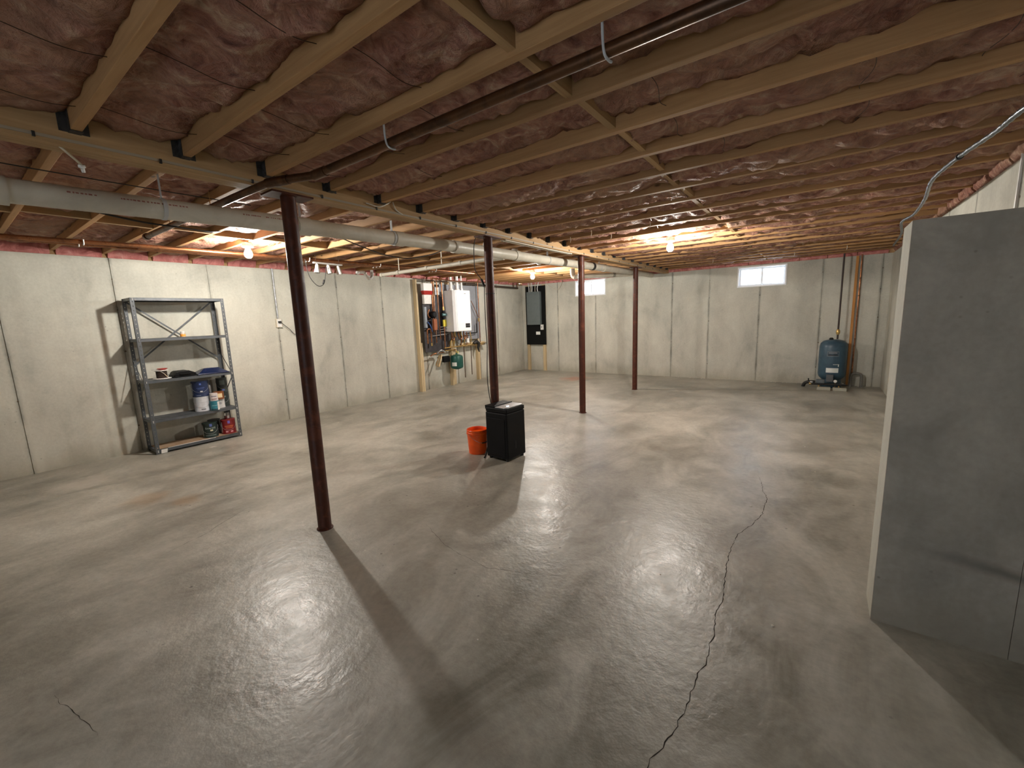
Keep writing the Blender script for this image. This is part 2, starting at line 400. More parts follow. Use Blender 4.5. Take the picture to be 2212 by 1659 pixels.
# tie marks along the form joints
M_tie = mat('rust_tie_mark', (0.15, 0.115, 0.08), 0.9)
def ties(parent, axis, face, sign, joints):
    mb = MB(); r_ = random.Random(3)
    for j in joints:
        for z in (0.32, 0.78, 1.22, 1.70, 2.05):
            if r_.random() < 0.25: continue
            u = j+r_.uniform(-0.008, 0.008); s = r_.uniform(0.006, 0.011)
            c = (u, face, z) if axis == 0 else (face, u, z)
            ax = (0, -sign, 0) if axis == 0 else (-sign, 0, 0)
            mb.lathe([(s, -0.003), (s*0.9, 0.001), (s*0.5, 0.002)], c, n=7, axis=ax)
    mb.build('tie_marks', M_tie, parent, kind='stuff')
ties(wl, 1, XL, -1, LJ); ties(wf, 0, YF, 1, [j for j in FJ]); ties(wr, 1, XR, 1, [3.95, 4.9, 5.8, 6.7, 7.7, 8.7])

# windows
def window(name, x0, x1, z0, z1, mull, box=True):
    y = YF
    root = empty(name, ((x0+x1)/2, y, z0), kind='structure'); cx, cz = (x0+x1)/2, z0
    w, h = x1-x0, z1-z0
    def rect(mb, a0, a1, b0, b1, t, ya, yb):
        mb.box(a0, a1, ya, yb, b0, b0+t); mb.box(a0, a1, ya, yb, b1-t, b1); mb.box(a0, a0+t, ya, yb, b0+t, b1-t); mb.box(a1-t, a1, ya, yb, b0+t, b1-t)
    mb = MB(); rect(mb, -w/2, w/2, 0, h, 0.028, -0.008, 0.14); mb.build('window_frame', M_vinyl, root, bevel=0.003)
    i = 0.028
    mb = MB(); rect(mb, -w/2+i, mull+0.02, i, h-i, 0.03, 0.06, 0.09); s1 = mb.build('sash', M_vinyl, root, bevel=0.002)
    mb = MB(); rect(mb, mull-0.02, w/2-i, i, h-i, 0.03, 0.095, 0.125); s2 = mb.build('sash', M_vinyl, root, bevel=0.002)
    MB().box(-w/2+i+0.02, mull, 0.073, 0.077, i+0.02, h-i-0.02).build('pane', M_glass, s1)
    MB().box(mull, w/2-i-0.02, 0.108, 0.112, i+0.02, h-i-0.02).build('pane', M_glass, s2)
    return root
window('window_1', *WIN[0], 0.0); window('window_2', *WIN[1], 0.0)

# ------------------------------------------------------------------ ceiling
ce = MB().box(XL-0.22, XR+0.22, YB-0.22, YF+0.22, JT, JT+0.05).build('ceiling', M_joist, kind='structure')
# girder, three plies
for k in range(3):
    MB().box(GX-0.0585+k*0.039, GX-0.0585+k*0.039+0.0385, YB, YF, GB, JT-0.001).build('girder_ply', M_girder, ce, bevel=0.002)
# sill plates and rim boards
for nm, b in (('sill_plate', (XL-0.14, XL-0.02, YB, YF, WH, JB)), ('sill_plate', (XR+0.02, XR+0.14, YB, YF, WH, JB)),
              ('sill_plate', (XL-0.14, XR+0.14, YF+0.02, YF+0.14, WH, JB)), ('sill_plate', (XL-0.14, XR+0.14, YB-0.14, YB-0.02, WH, JB))):
    MB().box(*b).build(nm, M_girder, ce)
for b in ((XL-0.14, XL-0.10, YB, YF, JB, JT), (XR+0.10, XR+0.14, YB, YF, JB, JT), (XL-0.14, XR+0.14, YF+0.10, YF+0.14, JB, JT), (XL-0.14, XR+0.14, YB-0.14, YB-0.10, JB, JT)):
    MB().box(*b).build('rim_board', M_joist, ce)
JY = [0.52+0.4064*k for k in range(-7, 23)]
xr0, xr1 = GX+0.0585+0.0, XR+0.10
xl0, xl1 = XL-0.10, GX-0.0585
jr = MB().box(xr0+0.002, xr1, -0.019, 0.019, JB, JT-0.001).build('joist', M_joist, ce, bevel=0.0025, fix=False, loc=(0, JY[0], 0))
jl = MB().box(xl0, xl1-0.002, -0.019, 0.019, JB, JT-0.001).build('joist', M_joist, ce, bevel=0.0025, fix=False, loc=(0, JY[0]-0.012, 0))
def hanger_mesh(side):
    """stirrup: two cheeks, seat and face flanges"""
    mb = MB(); x0 = GX+side*0.0585; x1 = x0+side*0.045
    a, b = sorted((x0, x1))
    mb.box(a, b, -0.0215, -0.0195, JB-0.003, JB+0.15); mb.box(a, b, 0.0195, 0.0215, JB-0.003, JB+0.15)
    mb.box(a, b, -0.0215, 0.0215, JB-0.0045, JB-0.0025)
    c, d = sorted((x0+side*0.0005, x0+side*0.003))
    mb.box(c, d, -0.05, -0.0195, JB-0.002, JB+0.15); mb.box(c, d, 0.0195, 0.05, JB-0.002, JB+0.15)
    return mb
hr = hanger_mesh(1).build('joist_hanger', M_hanger, jr); hl = hanger_mesh(-1).build('joist_hanger', M_hanger, jl)
for y in JY[1:]:
    a = inst(jr, (0, y, 0)); inst(hr, (0, 0, 0), a); a.location = (0, y, 0)
    b = inst(jl, (0, y-0.012, 0)); inst(hl, (0, 0, 0), b)
# blocking row
br = None
rb = random.Random(11)
for i in range(len(JY)-1):
    y0, y1 = JY[i]+0.0195, JY[i+1]-0.0195
    if JY[i] > -1.3:
        MB().box(-0.017, 0.017, y0, y1, JB+0.016, JB+0.14).build('blocking', M_girder, ce, loc=(-0.895+rb.uniform(-0.02, 0.02), 0, rb.uniform(0, 0.004)), fix=False)
        MB().box(-0.019, 0.019, y0-0.012, y1-0.012, JB+0.001, JB+0.20).build('blocking', M_girder, ce, loc=(-4.75+(0.04 if i % 2 else -0.04), 0, 0), fix=False)
# insulation batts
def batt(x0, x1, y0, y1, seed, res, zc=JB+0.068, amp=0.034, brk=()):
    nx = max(4, int((x1-x0)/res)); ny = max(6, int((y1-y0)/(res*0.9)))
    v, f = [], []
    off = Vector((seed*3.1, seed*1.7, seed*0.9))
    for j in range(ny+1):
        ty = j/ny; y = y0+(y1-y0)*ty
        for i in range(nx+1):
            x = x0+(x1-x0)*i/nx
            q = Vector((x, y, 0))
            w = noise.noise_vector(q*2.3+off)*0.22
            a = noise.noise(Vector((x*1.1, y*1.4, 0))+off)
            b = abs(noise.noise((q+w)*Vector((1, 1, 1))*5.0+off)) if False else abs(noise.noise(Vector(((x+w.x)*5.0, (y+w.y)*6.5, 0))+off))
            c = abs(noise.noise(Vector(((x+w.y)*13, (y+w.x)*15, 2))+off))
            d = noise.noise(Vector((x*33, y*36, 5))+off)
            z = zc - 0.018*math.sin(PI*ty) + amp*(0.9*a - 1.7*(0.33-b)*1.0 + 0.85*(c-0.2)) + 0.004*d
            if j in (0, ny): z = max(z, zc-0.01)
            z = max(z, JB-0.012+0.006*noise.noise(q*9))
            v.append((x, y, z))
    W_ = nx+1
    for j in range(ny):
        for i in range(nx):
            f.append((j*W_+i, (j+1)*W_+i, (j+1)*W_+i+1, j*W_+i+1))
    n0 = len(v)
    ring = [i for i in range(W_)]+[j*W_+nx for j in range(1, ny+1)]+[ny*W_+i for i in range(nx-1, -1, -1)]+[j*W_ for j in range(ny-1, 0, -1)]
    for r in ring: v.append((v[r][0], v[r][1], JT-0.004))
    k = len(ring)
    for i in range(k):
        j = (i+1) % k; f.append((ring[i], ring[j], n0+j, n0+i))
    f.append(tuple(n0+i for i in range(k)))
    mb = MB(); mb.v, mb.f, mb.sm = v, f, [True]*(len(f)-1)+[False]
    return mb.build('insulation_batt', M_ins, ce, fix=False)
for i in range(len(JY)-1):
    y0, y1 = JY[i]+0.020, JY[i+1]-0.020
    if y1 < -1.4: continue
    ym = (y0+y1)/2
    res = 0.022 if ym < 2.2 else (0.03 if ym < 4 else 0.045)
    if i % 2: br = (GX+0.06, -0.915, -0.875, XR+0.09)
    for (a, b) in ((GX+0.064, -0.917), (-0.873, XR+0.095)):
        batt(a, b, y0, y1, i+0.37*a, res, zc=JB+(0.068 if ym < 2.4 else 0.046), amp=0.034 if ym < 2.4 else 0.042)
    resl = 0.035 if ym < 4 else 0.05
    for (a, b) in ((XL-0.095, -4.815), (-4.685, GX-0.064)):
        batt(a, b, y0-0.012, y1-0.012, i+50+a, resl)
# last bays to the far wall and behind
batt(GX+0.064, XR+0.09, JY[-1]+0.02, YF+0.09, 77, 0.05); batt(XL-0.09, GX-0.064, JY[-1]+0.01, YF+0.09, 78, 0.05)
MB().box(XL, XR, YB, JY[0]-0.02, JB+0.05, JT-0.002).build('insulation_batt', M_ins, ce)
# bent spring wires that hold the batts up
wi = 0
for i in range(len(JY)-1):
    y0, y1 = JY[i]+0.019, JY[i+1]-0.019
    if y1 < -0.9 or y0 > 5.5: continue
    for x in (-2.45, -1.95, -1.42, -0.55, 0.05, 0.55):
        xx = x+rb.uniform(-0.1, 0.1)
        if rb.random() < 0.25: continue
        pts = [(xx+0.02*math.sin(k*0.9), y0+(y1-y0)*k/6, JB+0.045-0.022*math.sin(PI*k/6)) for k in range(7)]
        MB().tube(pts, 0.0013, 5, sub=3).build('support_wire', M_wire, ce)
# pink rim insulation pieces over the walls
def rim_piece(x0, x1, y0, y1, seed, m=None):
    mb = MB(); n = 8; L = []
    long_y = (y1-y0) > (x1-x0)
    nx, ny = (3, n) if long_y else (n, 3)
    v, f = [], []
    zs = [WH+0.002, WH+0.03, WH+0.09, JB+0.12, JB+0.2]
    # closed lump
    prof = [(0, zs[0]), (0.02, zs[1]), (0.03, zs[2]), (0.01, zs[3]), (-0.04, zs[4]), (-0.09, zs[4]), (-0.09, zs[0])]
    k = len(prof)
    a0, a1 = (y0, y1) if long_y else (x0, x1)
    for i in range(n+1):
        t_ = i/n; u = a0+(a1-a0)*t_
        for j, (d, z) in enumerate(prof):
            dd = d+0.022*noise.noise(Vector((u*9, z*12, seed)))*(1 if j < 5 else 0); zz = z+(0.012*noise.noise(Vector((u*11, d*40, seed+9))) if 0 < j < 5 else 0)
            if long_y:
                X = (x1+dd) if x1 < -3 else (x0-dd)
                v.append((X, u, zz))
            else: v.append((u, y0-dd, zz))
    for i in range(n):
        for j in range(k):
            j2 = (j+1) % k; f.append((i*k+j, i*k+j2, (i+1)*k+j2, (i+1)*k+j))
    f.append(tuple(range(k))); f.append(tuple(n*k+j for j in reversed(range(k))))
    mb.v, mb.f, mb.sm = v, f, [True]*(len(f)-2)+[False]*2
    mb.build('rim_insulation', m or M_rim, ce)
for i in range(len(JY)-1):
    y0, y1 = JY[i]+0.012, JY[i+1]-0.036
    if y1 < -0.6: continue
    rim_piece(XL-0.09, XL-0.005, y0, y1, i)
    if y0 > 2.3: rim_piece(XR+0.0, XR+0.09, y0+0.01, y1+0.012, i+40, M_ins)
for k in range(18):
    x0 = XL+0.02+k*0.415
    rim_piece(x0, min(x0+0.405, XR-0.01), YF+0.0, YF+0.02, 80+k)
# ------------------------------------------------------------------ bare bulbs
def bulb(x, y, z, label):
    r = empty('ceiling_bulb', (x, y, z), label=label, cat='light', group='bare lit bulbs under the joists')
    MB().lathe([(0.0, -0.064), (0.020, -0.061), (0.034, -0.046), (0.039, -0.024), (0.035, 0.0), (0.024, 0.022), (0.016, 0.036)], n=20).build('bulb_glass', M_bulb, r)
    MB().lathe([(0.016, 0.034), (0.022, 0.040), (0.055, 0.052), (0.056, 0.060), (0.054, 0.064)], n=24).build('lampholder', M_white, r)
    MB().lathe([(0.050, 0.0645), (0.052, 0.066), (0.052, JB-z-0.001), (0.05, JB-z)], n=8, sharp=True).build('junction_box', M_galv, r)
    return r
bulb(-4.96, 2.13, 2.235, 'glaring bare bulb over the floor right of the grey shelving unit')
bulb(-4.56, 7.03, 2.225, 'glaring bare bulb in front of the black electrical board in the far corner')
bulb(-1.52, 5.397, 2.225, 'glaring bare bulb between the last two columns and the right window')
# ------------------------------------------------------------------ steel columns
def column(x, y, label):
    r = empty('support_column', (x, y, 0), label=label, cat='column')
    MB().tube([(0, 0, 0.008), (0, 0, GB-0.012)], 0.0455, 24).build('pole', M_col, r)
    MB().lathe([(0.056, 0), (0.055, 0.006), (0.046, 0.012)], n=20).build('base_collar', M_col, r)
    MB().box(-0.075, 0.075, -0.13, 0.13, GB-0.012, GB-0.001).build('top_plate', M_col, r)
    return r
column(GX, 1.48, 'dark red steel column nearest the camera, standing right of the shelving')
column(GX, 3.50, 'dark red steel column behind the black dehumidifier with a cord down it')
column(GX, 5.589, 'dark red steel column standing free in front of the small left window')
column(GX, 7.788, 'dark red steel column farthest away, nearest the far wall')
# ------------------------------------------------------------------ drain pipes
def xy(u, v, z): p = on(u, v, 2, z); return Vector((p.x, p.y, z))
MP = [(-2.55, 2.075), (0.3, 2.121), (1.55, 2.160), (2.83, 2.188), (5.4, 2.213), (8.6, 2.262), (YF, 2.266)]
def mz(y):
    for (a, za), (b, zb) in zip(MP, MP[1:]):
        if a <= y <= b: return za+(zb-za)*(y-a)/(b-a)
MX = -3.12
dp = empty('drain_pipe', (MX, YB, 2.07), label='thick white plastic drain pipe hung beside the girder along the whole basement', cat='pipe')
def ch(o, parent):        # keep world coordinates in a part of an offset thing
    o.location = -parent.location if parent.parent is None else (0, 0, 0); return o
ch(MB().tube([(MX, y, z) for y, z in MP], 0.057, 28).build('pipe', M_pvc, dp), dp)
for u, v in ((655, 500), (860, 518), (985, 532)):
    y = on(u, v, 0, MX).y; z = mz(y)
    ch(MB().tube([(MX, y-0.05, z-0.002), (MX, y+0.05, z)], 0.064, 24).build('coupling', M_pvc, dp), dp)
for y in (4.45, 6.3, 7.1):
    ch(MB().tube([(MX, y-0.045, mz(y)), (MX, y+0.045, mz(y))], 0.064, 24).build('coupling', M_pvc, dp), dp)
y = 6.62; ch(MB().tube([(MX, y-0.035, mz(y)), (MX, y+0.035, mz(y))], 0.0655, 24).build('rubber_coupling', M_rubber, dp, label='black rubber coupling sleeve'), dp)
for u, v in ((350, 440), (650, 490), (847, 515)):
    y = on(u, v, 0, MX).y; z = mz(y)
    mb = MB().box(MX-0.014, MX+0.014, y-0.001, y+0.001, z+0.05, JB)
    mb.lathe([(0.0585, -0.01), (0.0605, -0.01), (0.0605, 0.01), (0.0585, 0.01)], (MX, y, z), 24, (0, 1, 0)); ch(mb.build('strap_hanger', M_hook, dp), dp)
for y in (3.9, 5.2, 6.9, 8.4):
    z = mz(y); mb = MB().box(MX-0.014, MX+0.014, y-0.001, y+0.001, z+0.05, JB)
    mb.lathe([(0.0585, -0.01), (0.0605, -0.01), (0.0605, 0.01), (0.0585, 0.01)], (MX, y, z), 24, (0, 1, 0)); ch(mb.build('strap_hanger', M_hook, dp), dp)
# red print line along the pipe (flat print)
M_print = mat('faded_red_print', (0.30, 0.13, 0.10), 0.7)
mb = MB(); r_ = random.Random(2)
for (y0, y1) in ((0.52, 0.62), (0.72, 1.02), (1.32, 1.42), (1.46, 1.62)):
    y = y0
    while y < y1:
        w = r_.uniform(0.006, 0.014); a = math.radians(18)
        n = Vector((math.cos(a), 0, math.sin(a))); c = Vector((MX, y, mz(y)))+n*0.0572
        mb.obox(c, (0, w/2, 0), Vector((-math.sin(a), 0, math.cos(a)))*r_.uniform(0.003, 0.0045), n*0.0002); y += w+r_.uniform(0.003, 0.008)
ch(mb.build('print_marks', M_print, dp, kind='stuff'), dp)
# wye fitting at the near left
p = Vector((MX, 0.20, mz(0.2)))
mb = MB().tube([p+Vector((0, -0.12, 0)), p+Vector((0, 0.12, 0))], 0.066, 24).tube([p, p+Vector((-0.14, 0.02, -0.07)), p+Vector((-0.26, 0.03, -0.16))], 0.062, 20, sub=4)
ch(mb.build('wye_fitting', M_pvc, dp), dp)
ch(MB().tube([p+Vector((-0.24, 0.03, -0.145)), p+Vector((-0.40, 0.03, -0.12)), p+Vector((-0.62, 0.03, 0.0)), p+Vector((-1.2, 0.03, 0.05))], 0.05, 18, sub=5).build('branch_pipe', M_pvc, dp), dp)

# thinner branch with the trap, crossing to the left wall
A = xy(825, 594, 2.12); B = xy(1010, 571, 2.13); D = Vector((MX-0.05, 0, 0)); D.y = A.y+(B.y-A.y)*(D.x-A.x)/(B.x-A.x)+0.0; D.z = mz(D.y)-0.03
bp = dp
ch(MB().tube([A, A.lerp(D, .5)-Vector((0, 0, 0.004)), D], 0.024, 18).build('branch_pipe', M_pvc, bp), bp)
ch(MB().tube([D+(A-D).normalized()*0.22, D+Vector((0.03, 0.03, 0.0))], 0.036, 18).build('reducer', M_pvc, bp), bp)
for q in (A, A.lerp(D, 0.16), A.lerp(D, 0.42), A.lerp(D, 0.7)):
    d = (D-A).normalized()*0.02; ch(MB().tube([q-d, q+d], 0.030, 16).build('coupling', M_pvc, bp), bp)
for f_ in (0.12, 0.5):
    q = A.lerp(D, f_+0.05); ch(MB().bar(q+Vector((0, 0, 0.025)), Vector((q.x, q.y, JB)), 0.016, 0.002, (0, 1, 0)).build('strap_hanger', M_romex, bp), bp)
T = [xy(u, v, 2.14) for u, v in ((771, 592), (786, 586), (795, 586), (801, 594), (808, 600), (813, 594), (812, 588))]
T2 = [Vector((T[0].x, T[0].y, z)) for z in ()]
base = xy(790, 590, 2.16)
pts = [base+Vector((-0.02, dy, dz)) for dy, dz in ((-0.12, 0.0), (-0.04, 0.012), (0.0, 0.0), (0.03, -0.045), (0.07, -0.075), (0.11, -0.05), (0.12, 0.0), (0.12, 0.05))]
tr = dp
ch(MB().tube(pts, 0.021, 14, sub=5).build('trap_bend', M_white, tr), tr)
for q in (pts[0], pts[2], pts[6]): ch(MB().lathe([(0.026, -0.015), (0.028, 0), (0.026, 0.015)], q, 14, (0, 0.3, 1)).build('slip_nut', M_white, tr), tr)

# fat branch near the far wall, and the slim one along the far wall
P0 = xy(1243, 598, 2.14); P1 = Vector((MX+0.02, 8.55, mz(8.55)-0.03))
q1 = dp
ch(MB().tube([P0, P0.lerp(P1, 0.5), P1], 0.042, 20).build('branch_pipe', M_pvc, q1), q1)
d = (P1-P0).normalized(); ch(MB().tube([P0.lerp(P1, .62)-d*.03, P0.lerp(P1, .62)+d*.03], 0.047, 20).build('rubber_coupling', M_pvc_dark, q1), q1)
ch(MB().tube([P0+Vector((0, 0, -0.005)), P0+Vector((-0.05, 0, 0.03)), P0+Vector((-0.06, 0, 0.15))], 0.045, 18, sub=4).build('elbow', M_pvc, q1), q1)
S0 = on(1270, 599, 1, YF-0.08); S1 = on(1405, 588, 1, YF-0.08); S1.z = min(S1.z, 2.27)
q2 = dp
ch(MB().tube([S0, S1], 0.026, 18).build('branch_pipe', M_pvc, q2), q2)
for f_ in (0.02, 0.3):
    q = S0.lerp(S1, f_); ch(MB().tube([q-Vector((0.02, 0, 0)), q+Vector((0.02, 0, 0))], 0.031, 16).build('coupling', M_pvc, q2), q2)
q = S0.lerp(S1, 0.28); ch(MB().box(q.x-0.004, q.x+0.004, q.y-0.03, q.y+0.03, q.z, JB).build('strap_hanger', M_romex, q2), q2)

# ------------------------------------------------------------------ copper pipes
cx = empty('copper_pipe', (XR, 1.385, 2.265), label='dark bronze copper pipe crossing under the joists above the camera and girder', cat='pipe')
ch(MB().tube([(XR-0.02, 1.392, 2.272), (-2.22, 1.385, 2.262), (-2.30, 1.375, 2.257), (-2.46, 1.27, 2.242), (-2.56, 1.245, 2.240), (-3.0, 1.240, 2.243), (-4.75, 1.235, 2.248)], 0.0215, 18).build('pipe', M_bronze, cx), cx)
for a, b in (((-2.20, 1.386, 2.262), (-2.30, 1.376, 2.257)), ((-2.42, 1.295, 2.245), (-2.56, 1.246, 2.240))):
    ch(MB().tube([a, b], 0.0255, 16).build('elbow', M_bronze, cx), cx)
for x in (-0.60, -1.66):
    ch(MB().tube([(x, 1.356, 2.345), (x+0.002, 1.358, 2.275), (x+0.004, 1.368, 2.246), (x+0.008, 1.392, 2.238), (x+0.01, 1.405, 2.240)], 0.0045, 8, sub=4).build('pipe_hook', M_hook, cx, label='pale grey hook'), cx)
for x in (-3.35, -4.15):
    ch(MB().bar((x, 1.24, 2.26), (x, 1.24, JB+0.02), 0.012, 0.0015, (0, 1, 0)).build('strap_hanger', M_brass, cx), cx)
ch(MB().lathe([(0.028, -0.02), (0.028, 0.02)], (-4.73, 1.235, 2.248), 16, (1, 0, 0)).build('coupling', M_bronze, cx), cx)
def run(name, pts, r, m, label, clips=()):
    e = empty(name, pts[0], label=label, cat='pipe', group=None)
    ch(MB().tube(pts, r, 14).build('pipe', m, e), e)
    for y in clips:
        for (a, b) in zip(pts, pts[1:]):
            if a[1] <= y <= b[1]:
                q = Vector(a).lerp(Vector(b), (y-a[1])/(b[1]-a[1]))
                ch(MB().tube([q+Vector((-r-0.004, 0, 0.0)), q+Vector((-r*0.8, 0, -r*0.8-0.002)), q+Vector((0, 0, -r-0.005)), q+Vector((r*0.8, 0, -r*0.8-0.002)), q+Vector((r+0.004, 0, 0.004)), q+Vector((r+0.006, 0, 0.018))], 0.0055, 8, sub=2).build('pipe_clip', M_white, e), e)
    return e
CL = [0.95, 3.05, 4.15, 5.3]
ch_ = run('copper_pipe', [(-5.42, -1.8, 2.235), (-5.42, 0.46, 2.250), (-5.42, 1.34, 2.268), (-5.42, 4.5, 2.30), (-5.42, 6.3, 2.30)], 0.021, M_copper, 'thick copper pipe running along the joists beside the left wall, foremost of three', CL)
run('copper_pipe', [(-5.50, 1.35, 2.262), (-5.50, 4.5, 2.296), (-5.50, 6.25, 2.298)], 0.0155, M_copper, 'copper pipe along the left wall, middle one of three', CL)
run('copper_pipe', [(-5.62, 0.45, 2.262), (-5.60, 1.34, 2.262), (-5.58, 4.5, 2.292), (-5.58, 6.2, 2.294)], 0.0125, M_copper, 'thin copper pipe along the left wall, hindmost of three', CL)

# ------------------------------------------------------------------ cables
def cable(pts, r, m, label, sub=6, name='cable', n=8):
    return MB().tube([tuple(p) for p in pts], r, n, sub=sub).build(name, m, None, label=label, cat='cable')
g = GX+0.0585
ro = empty('cable', (g, YB, 2.285), label='cream cable stapled along the lower edge of the girder', cat='cable')
mb = MB(); ys = [YB+0.05+0.25*k for k in range(49)]
for a, b in zip(ys, ys[1:]):
    za, zb = 2.288+0.004*math.sin(a*2.1), 2.288+0.004*math.sin(b*2.1)
    mb.bar((g+0.003, a, za), (g+0.003, b, zb), 0.005, 0.012)
ch(mb.build('jacket', mat('girder_cable_jacket', (0.34, 0.28, 0.20), 0.6), ro), ro)  # browner, darker jacket colour than the other cream cables
for k in range(24):
    y = -0.9+k*0.43; ch(MB().box(g+0.0005, g+0.009, y-0.005, y+0.005, 2.278, 2.299).build('staple', M_rubber, ro), ro)
r2 = empty('cable', (GX, 3.7, 2.26), label='bundle of cream cables fixed under the girder beyond the dehumidifier', cat='cable')
for dx in (-0.022, 0.006, 0.034):
    pts = [(GX+dx+0.006*math.sin(y*3+dx*90), y, GB-0.006) for y in [3.75+0.3*k for k in range(6)]]
    ch(MB().tube(pts, 0.0055, 8).build('jacket', M_romex, r2), r2)
loop = [(-2.75, 0.02, 2.300), (-2.76, 0.22, 2.262), (-2.77, 0.31, 2.30), (-2.76, 0.42, 2.30), (-2.80, 0.50, 2.25), (-2.86, 0.545, 2.232)]
lc = empty('cable', loop[0], label='loose cream cable looping off the girder at the left edge, with bare end', cat='cable')
ch(MB().tube(loop, 0.0055, 8, sub=6).build('jacket', M_romex, lc), lc)
ch(MB().lathe([(0.013, 0), (0.014, 0.012), (0.008, 0.016), (0.007, 0.034)], (-2.86, 0.545, 2.232), 12, (-0.4, 0.2, -0.9)).build('cable_end', M_white, lc), lc)
cable([(-2.735, 2.02, 2.31), (-2.72, 2.12, 2.30), (-2.725, 2.20, 2.335), (-2.73, 2.24, 2.36)], 0.0045, M_romex, 'short cream cable loop on the girder right of the nearest column')
cable([(-2.73, 2.26, 2.36), (-2.735, 2.29, 2.31), (-2.74, 2.36, 2.285)], 0.0045, M_romex, 'short cream cable tail dropping onto the girder beside a joist hanger')
cable([xy(128, 433, 2.28), xy(210, 458, 2.23), xy(310, 480, 2.205), xy(380, 490, 2.20), xy(450, 500, 2.23), xy(476, 500, 2.30)], 0.006, M_rubber, 'black cable sagging under the joists below the left stretch of drain pipe')
cable([xy(732, 512, 2.29), xy(780, 532, 2.26), xy(830, 550, 2.235), xy(880, 558, 2.235), xy(930, 550, 2.26), xy(965, 537, 2.30)], 0.006, M_rubber, 'black cable sagging between joists right of the nearest column')
cable([(-3.35, -0.4, 2.31), (-3.35, 0.45, 2.300), (-3.35, 1.0, 2.302), (-3.36, 1.5, 2.31)], 0.003, M_rubber, 'thin dark wire strung under the joists between girder and drain pipe')
# armoured flexible conduit on the right
mcp = [xy(u, v, z) for u, v, z in ((2380, 120, 2.28), (2212, 235, 2.27), (2150, 285, 2.265), (2073, 338, 2.275), (2015, 388, 2.275), (1998, 430, 2.27), (1975, 462, 2.28), (1948, 480, 2.285), (1947, 505, 2.285), (1930, 530, 2.29))]
mc = empty('flexible_conduit', mcp[1], label='silvery armoured flexible conduit strung under the joists above the stub wall', cat='conduit')
cv = MB(); cv.tube(mcp, 0.0125, 12, sub=14)
n_ = 12; R = len(cv.v)//n_
v2 = []
for i in range(R):
    ringc = sum((Vector(q) for q in cv.v[i*n_:(i+1)*n_]), Vector())/n_
    for k in range(n_):
        q = Vector(cv.v[i*n_+k]); s_ = 1+0.14*math.sin(i*1.9+k*2*PI/n_); v2.append(tuple(ringc+(q-ringc)*s_))
cv.v = v2; ch(cv.build('armour', spotty('armour_steel', (0.16, 0.175, 0.19), (0.24, 0.26, 0.28), 0.3, 60, 0.85), mc), mc)
ch(MB().lathe([(0.018, -0.008), (0.018, 0.008)], mcp[3], 14, (mcp[4]-mcp[3])).build('clamp', M_rubber, mc), mc)
cable([(XR-0.006, y, z) for y, z in ((3.97, 0.05), (3.97, 1.2), (3.97, 2.30))], 0.009, M_white, 'slim white conduit up the right wall behind the stub wall', sub=0, name='wall_conduit')
# little cable ends poking out of the joists
for u, v in ((1232, 512), (1277, 497), (1320, 503), (1404, 478), (1590, 578), (1716, 545), (1757, 560), (1540, 560), (1830, 530)):
    p = xy(u, v, JB+0.01)
    MB().tube([p, p+Vector((0.004, 0.0, -0.03)), p+Vector((-0.003, 0.004, -0.062))], 0.0035, 6, sub=3).build('cable_stub', M_romex, ce)
cable([on(1178, 590, 1, YF-0.05), on(1180, 612, 1, YF-0.05), on(1205, 625, 1, YF-0.05), on(1216, 600, 1, YF-0.05), on(1214, 588, 1, YF-0.05)], 0.005, M_romex, 'drooping cream cable loop on the far wall right of the electrical board')
cable([on(1206, 590, 1, YF-0.006), on(1207, 650, 1, YF-0.006), on(1208, 700, 1, YF-0.006)], 0.005, M_romex, 'straight cream cable down the far wall between board and left window', sub=0)
# clutter of clips and fittings on the ceiling near the far bulb
sm = MB()
for u, v in ((1150, 563), (1112, 548), (1165, 572), (1052, 535)):
    p = xy(u, v, 2.27); sm = MB().lathe([(0.02, 0), (0.045, 0.015), (0.05, 0.03), (0.04, JB-2.271)], p, 16)
    sm.build('smoke_alarm' if v == 548 else 'wire_box', M_white, None, label={563: 'round white box on the joists nearest above the far bulb', 548: 'round white alarm on the joists between second column and far bulb', 572: 'small round white box just above and right of the far bulb', 535: 'round white box under the joists right beside the second column'}[v], cat='box')

# ------------------------------------------------------------------ outlet on the left wall
ob = empty('wall_outlet', (XL, 3.135, 1.49), label='cream outlet box with conduit on the left wall behind the nearest column', cat='outlet')
o = MB().box(0, 0.045, -0.04, 0.04, -0.065, 0.065).build('outlet_box', M_romex, ob, bevel=0.004)
MB().box(0.045, 0.05, -0.03, 0.03, -0.055, 0.055).build('cover_plate', M_white, ob)
MB().box(0.05, 0.075, -0.018, 0.018, 0.0, 0.03).build('plug', M_rubber, ob)
MB().tube([(0.012, 0.0, 0.065), (0.012, 0.0, 0.80)], 0.011, 12).build('conduit', M_galv, ob)
cable([(XL+0.07, 3.14, 1.505), (XL+0.085, 3.25, 1.40), (XL+0.05, 3.36, 1.31), (XL+0.03, 3.52, 1.38), (XL+0.02, 3.56, 1.43)], 0.0045, M_rubber, 'thin black cord drooping from the outlet box behind the nearest column')

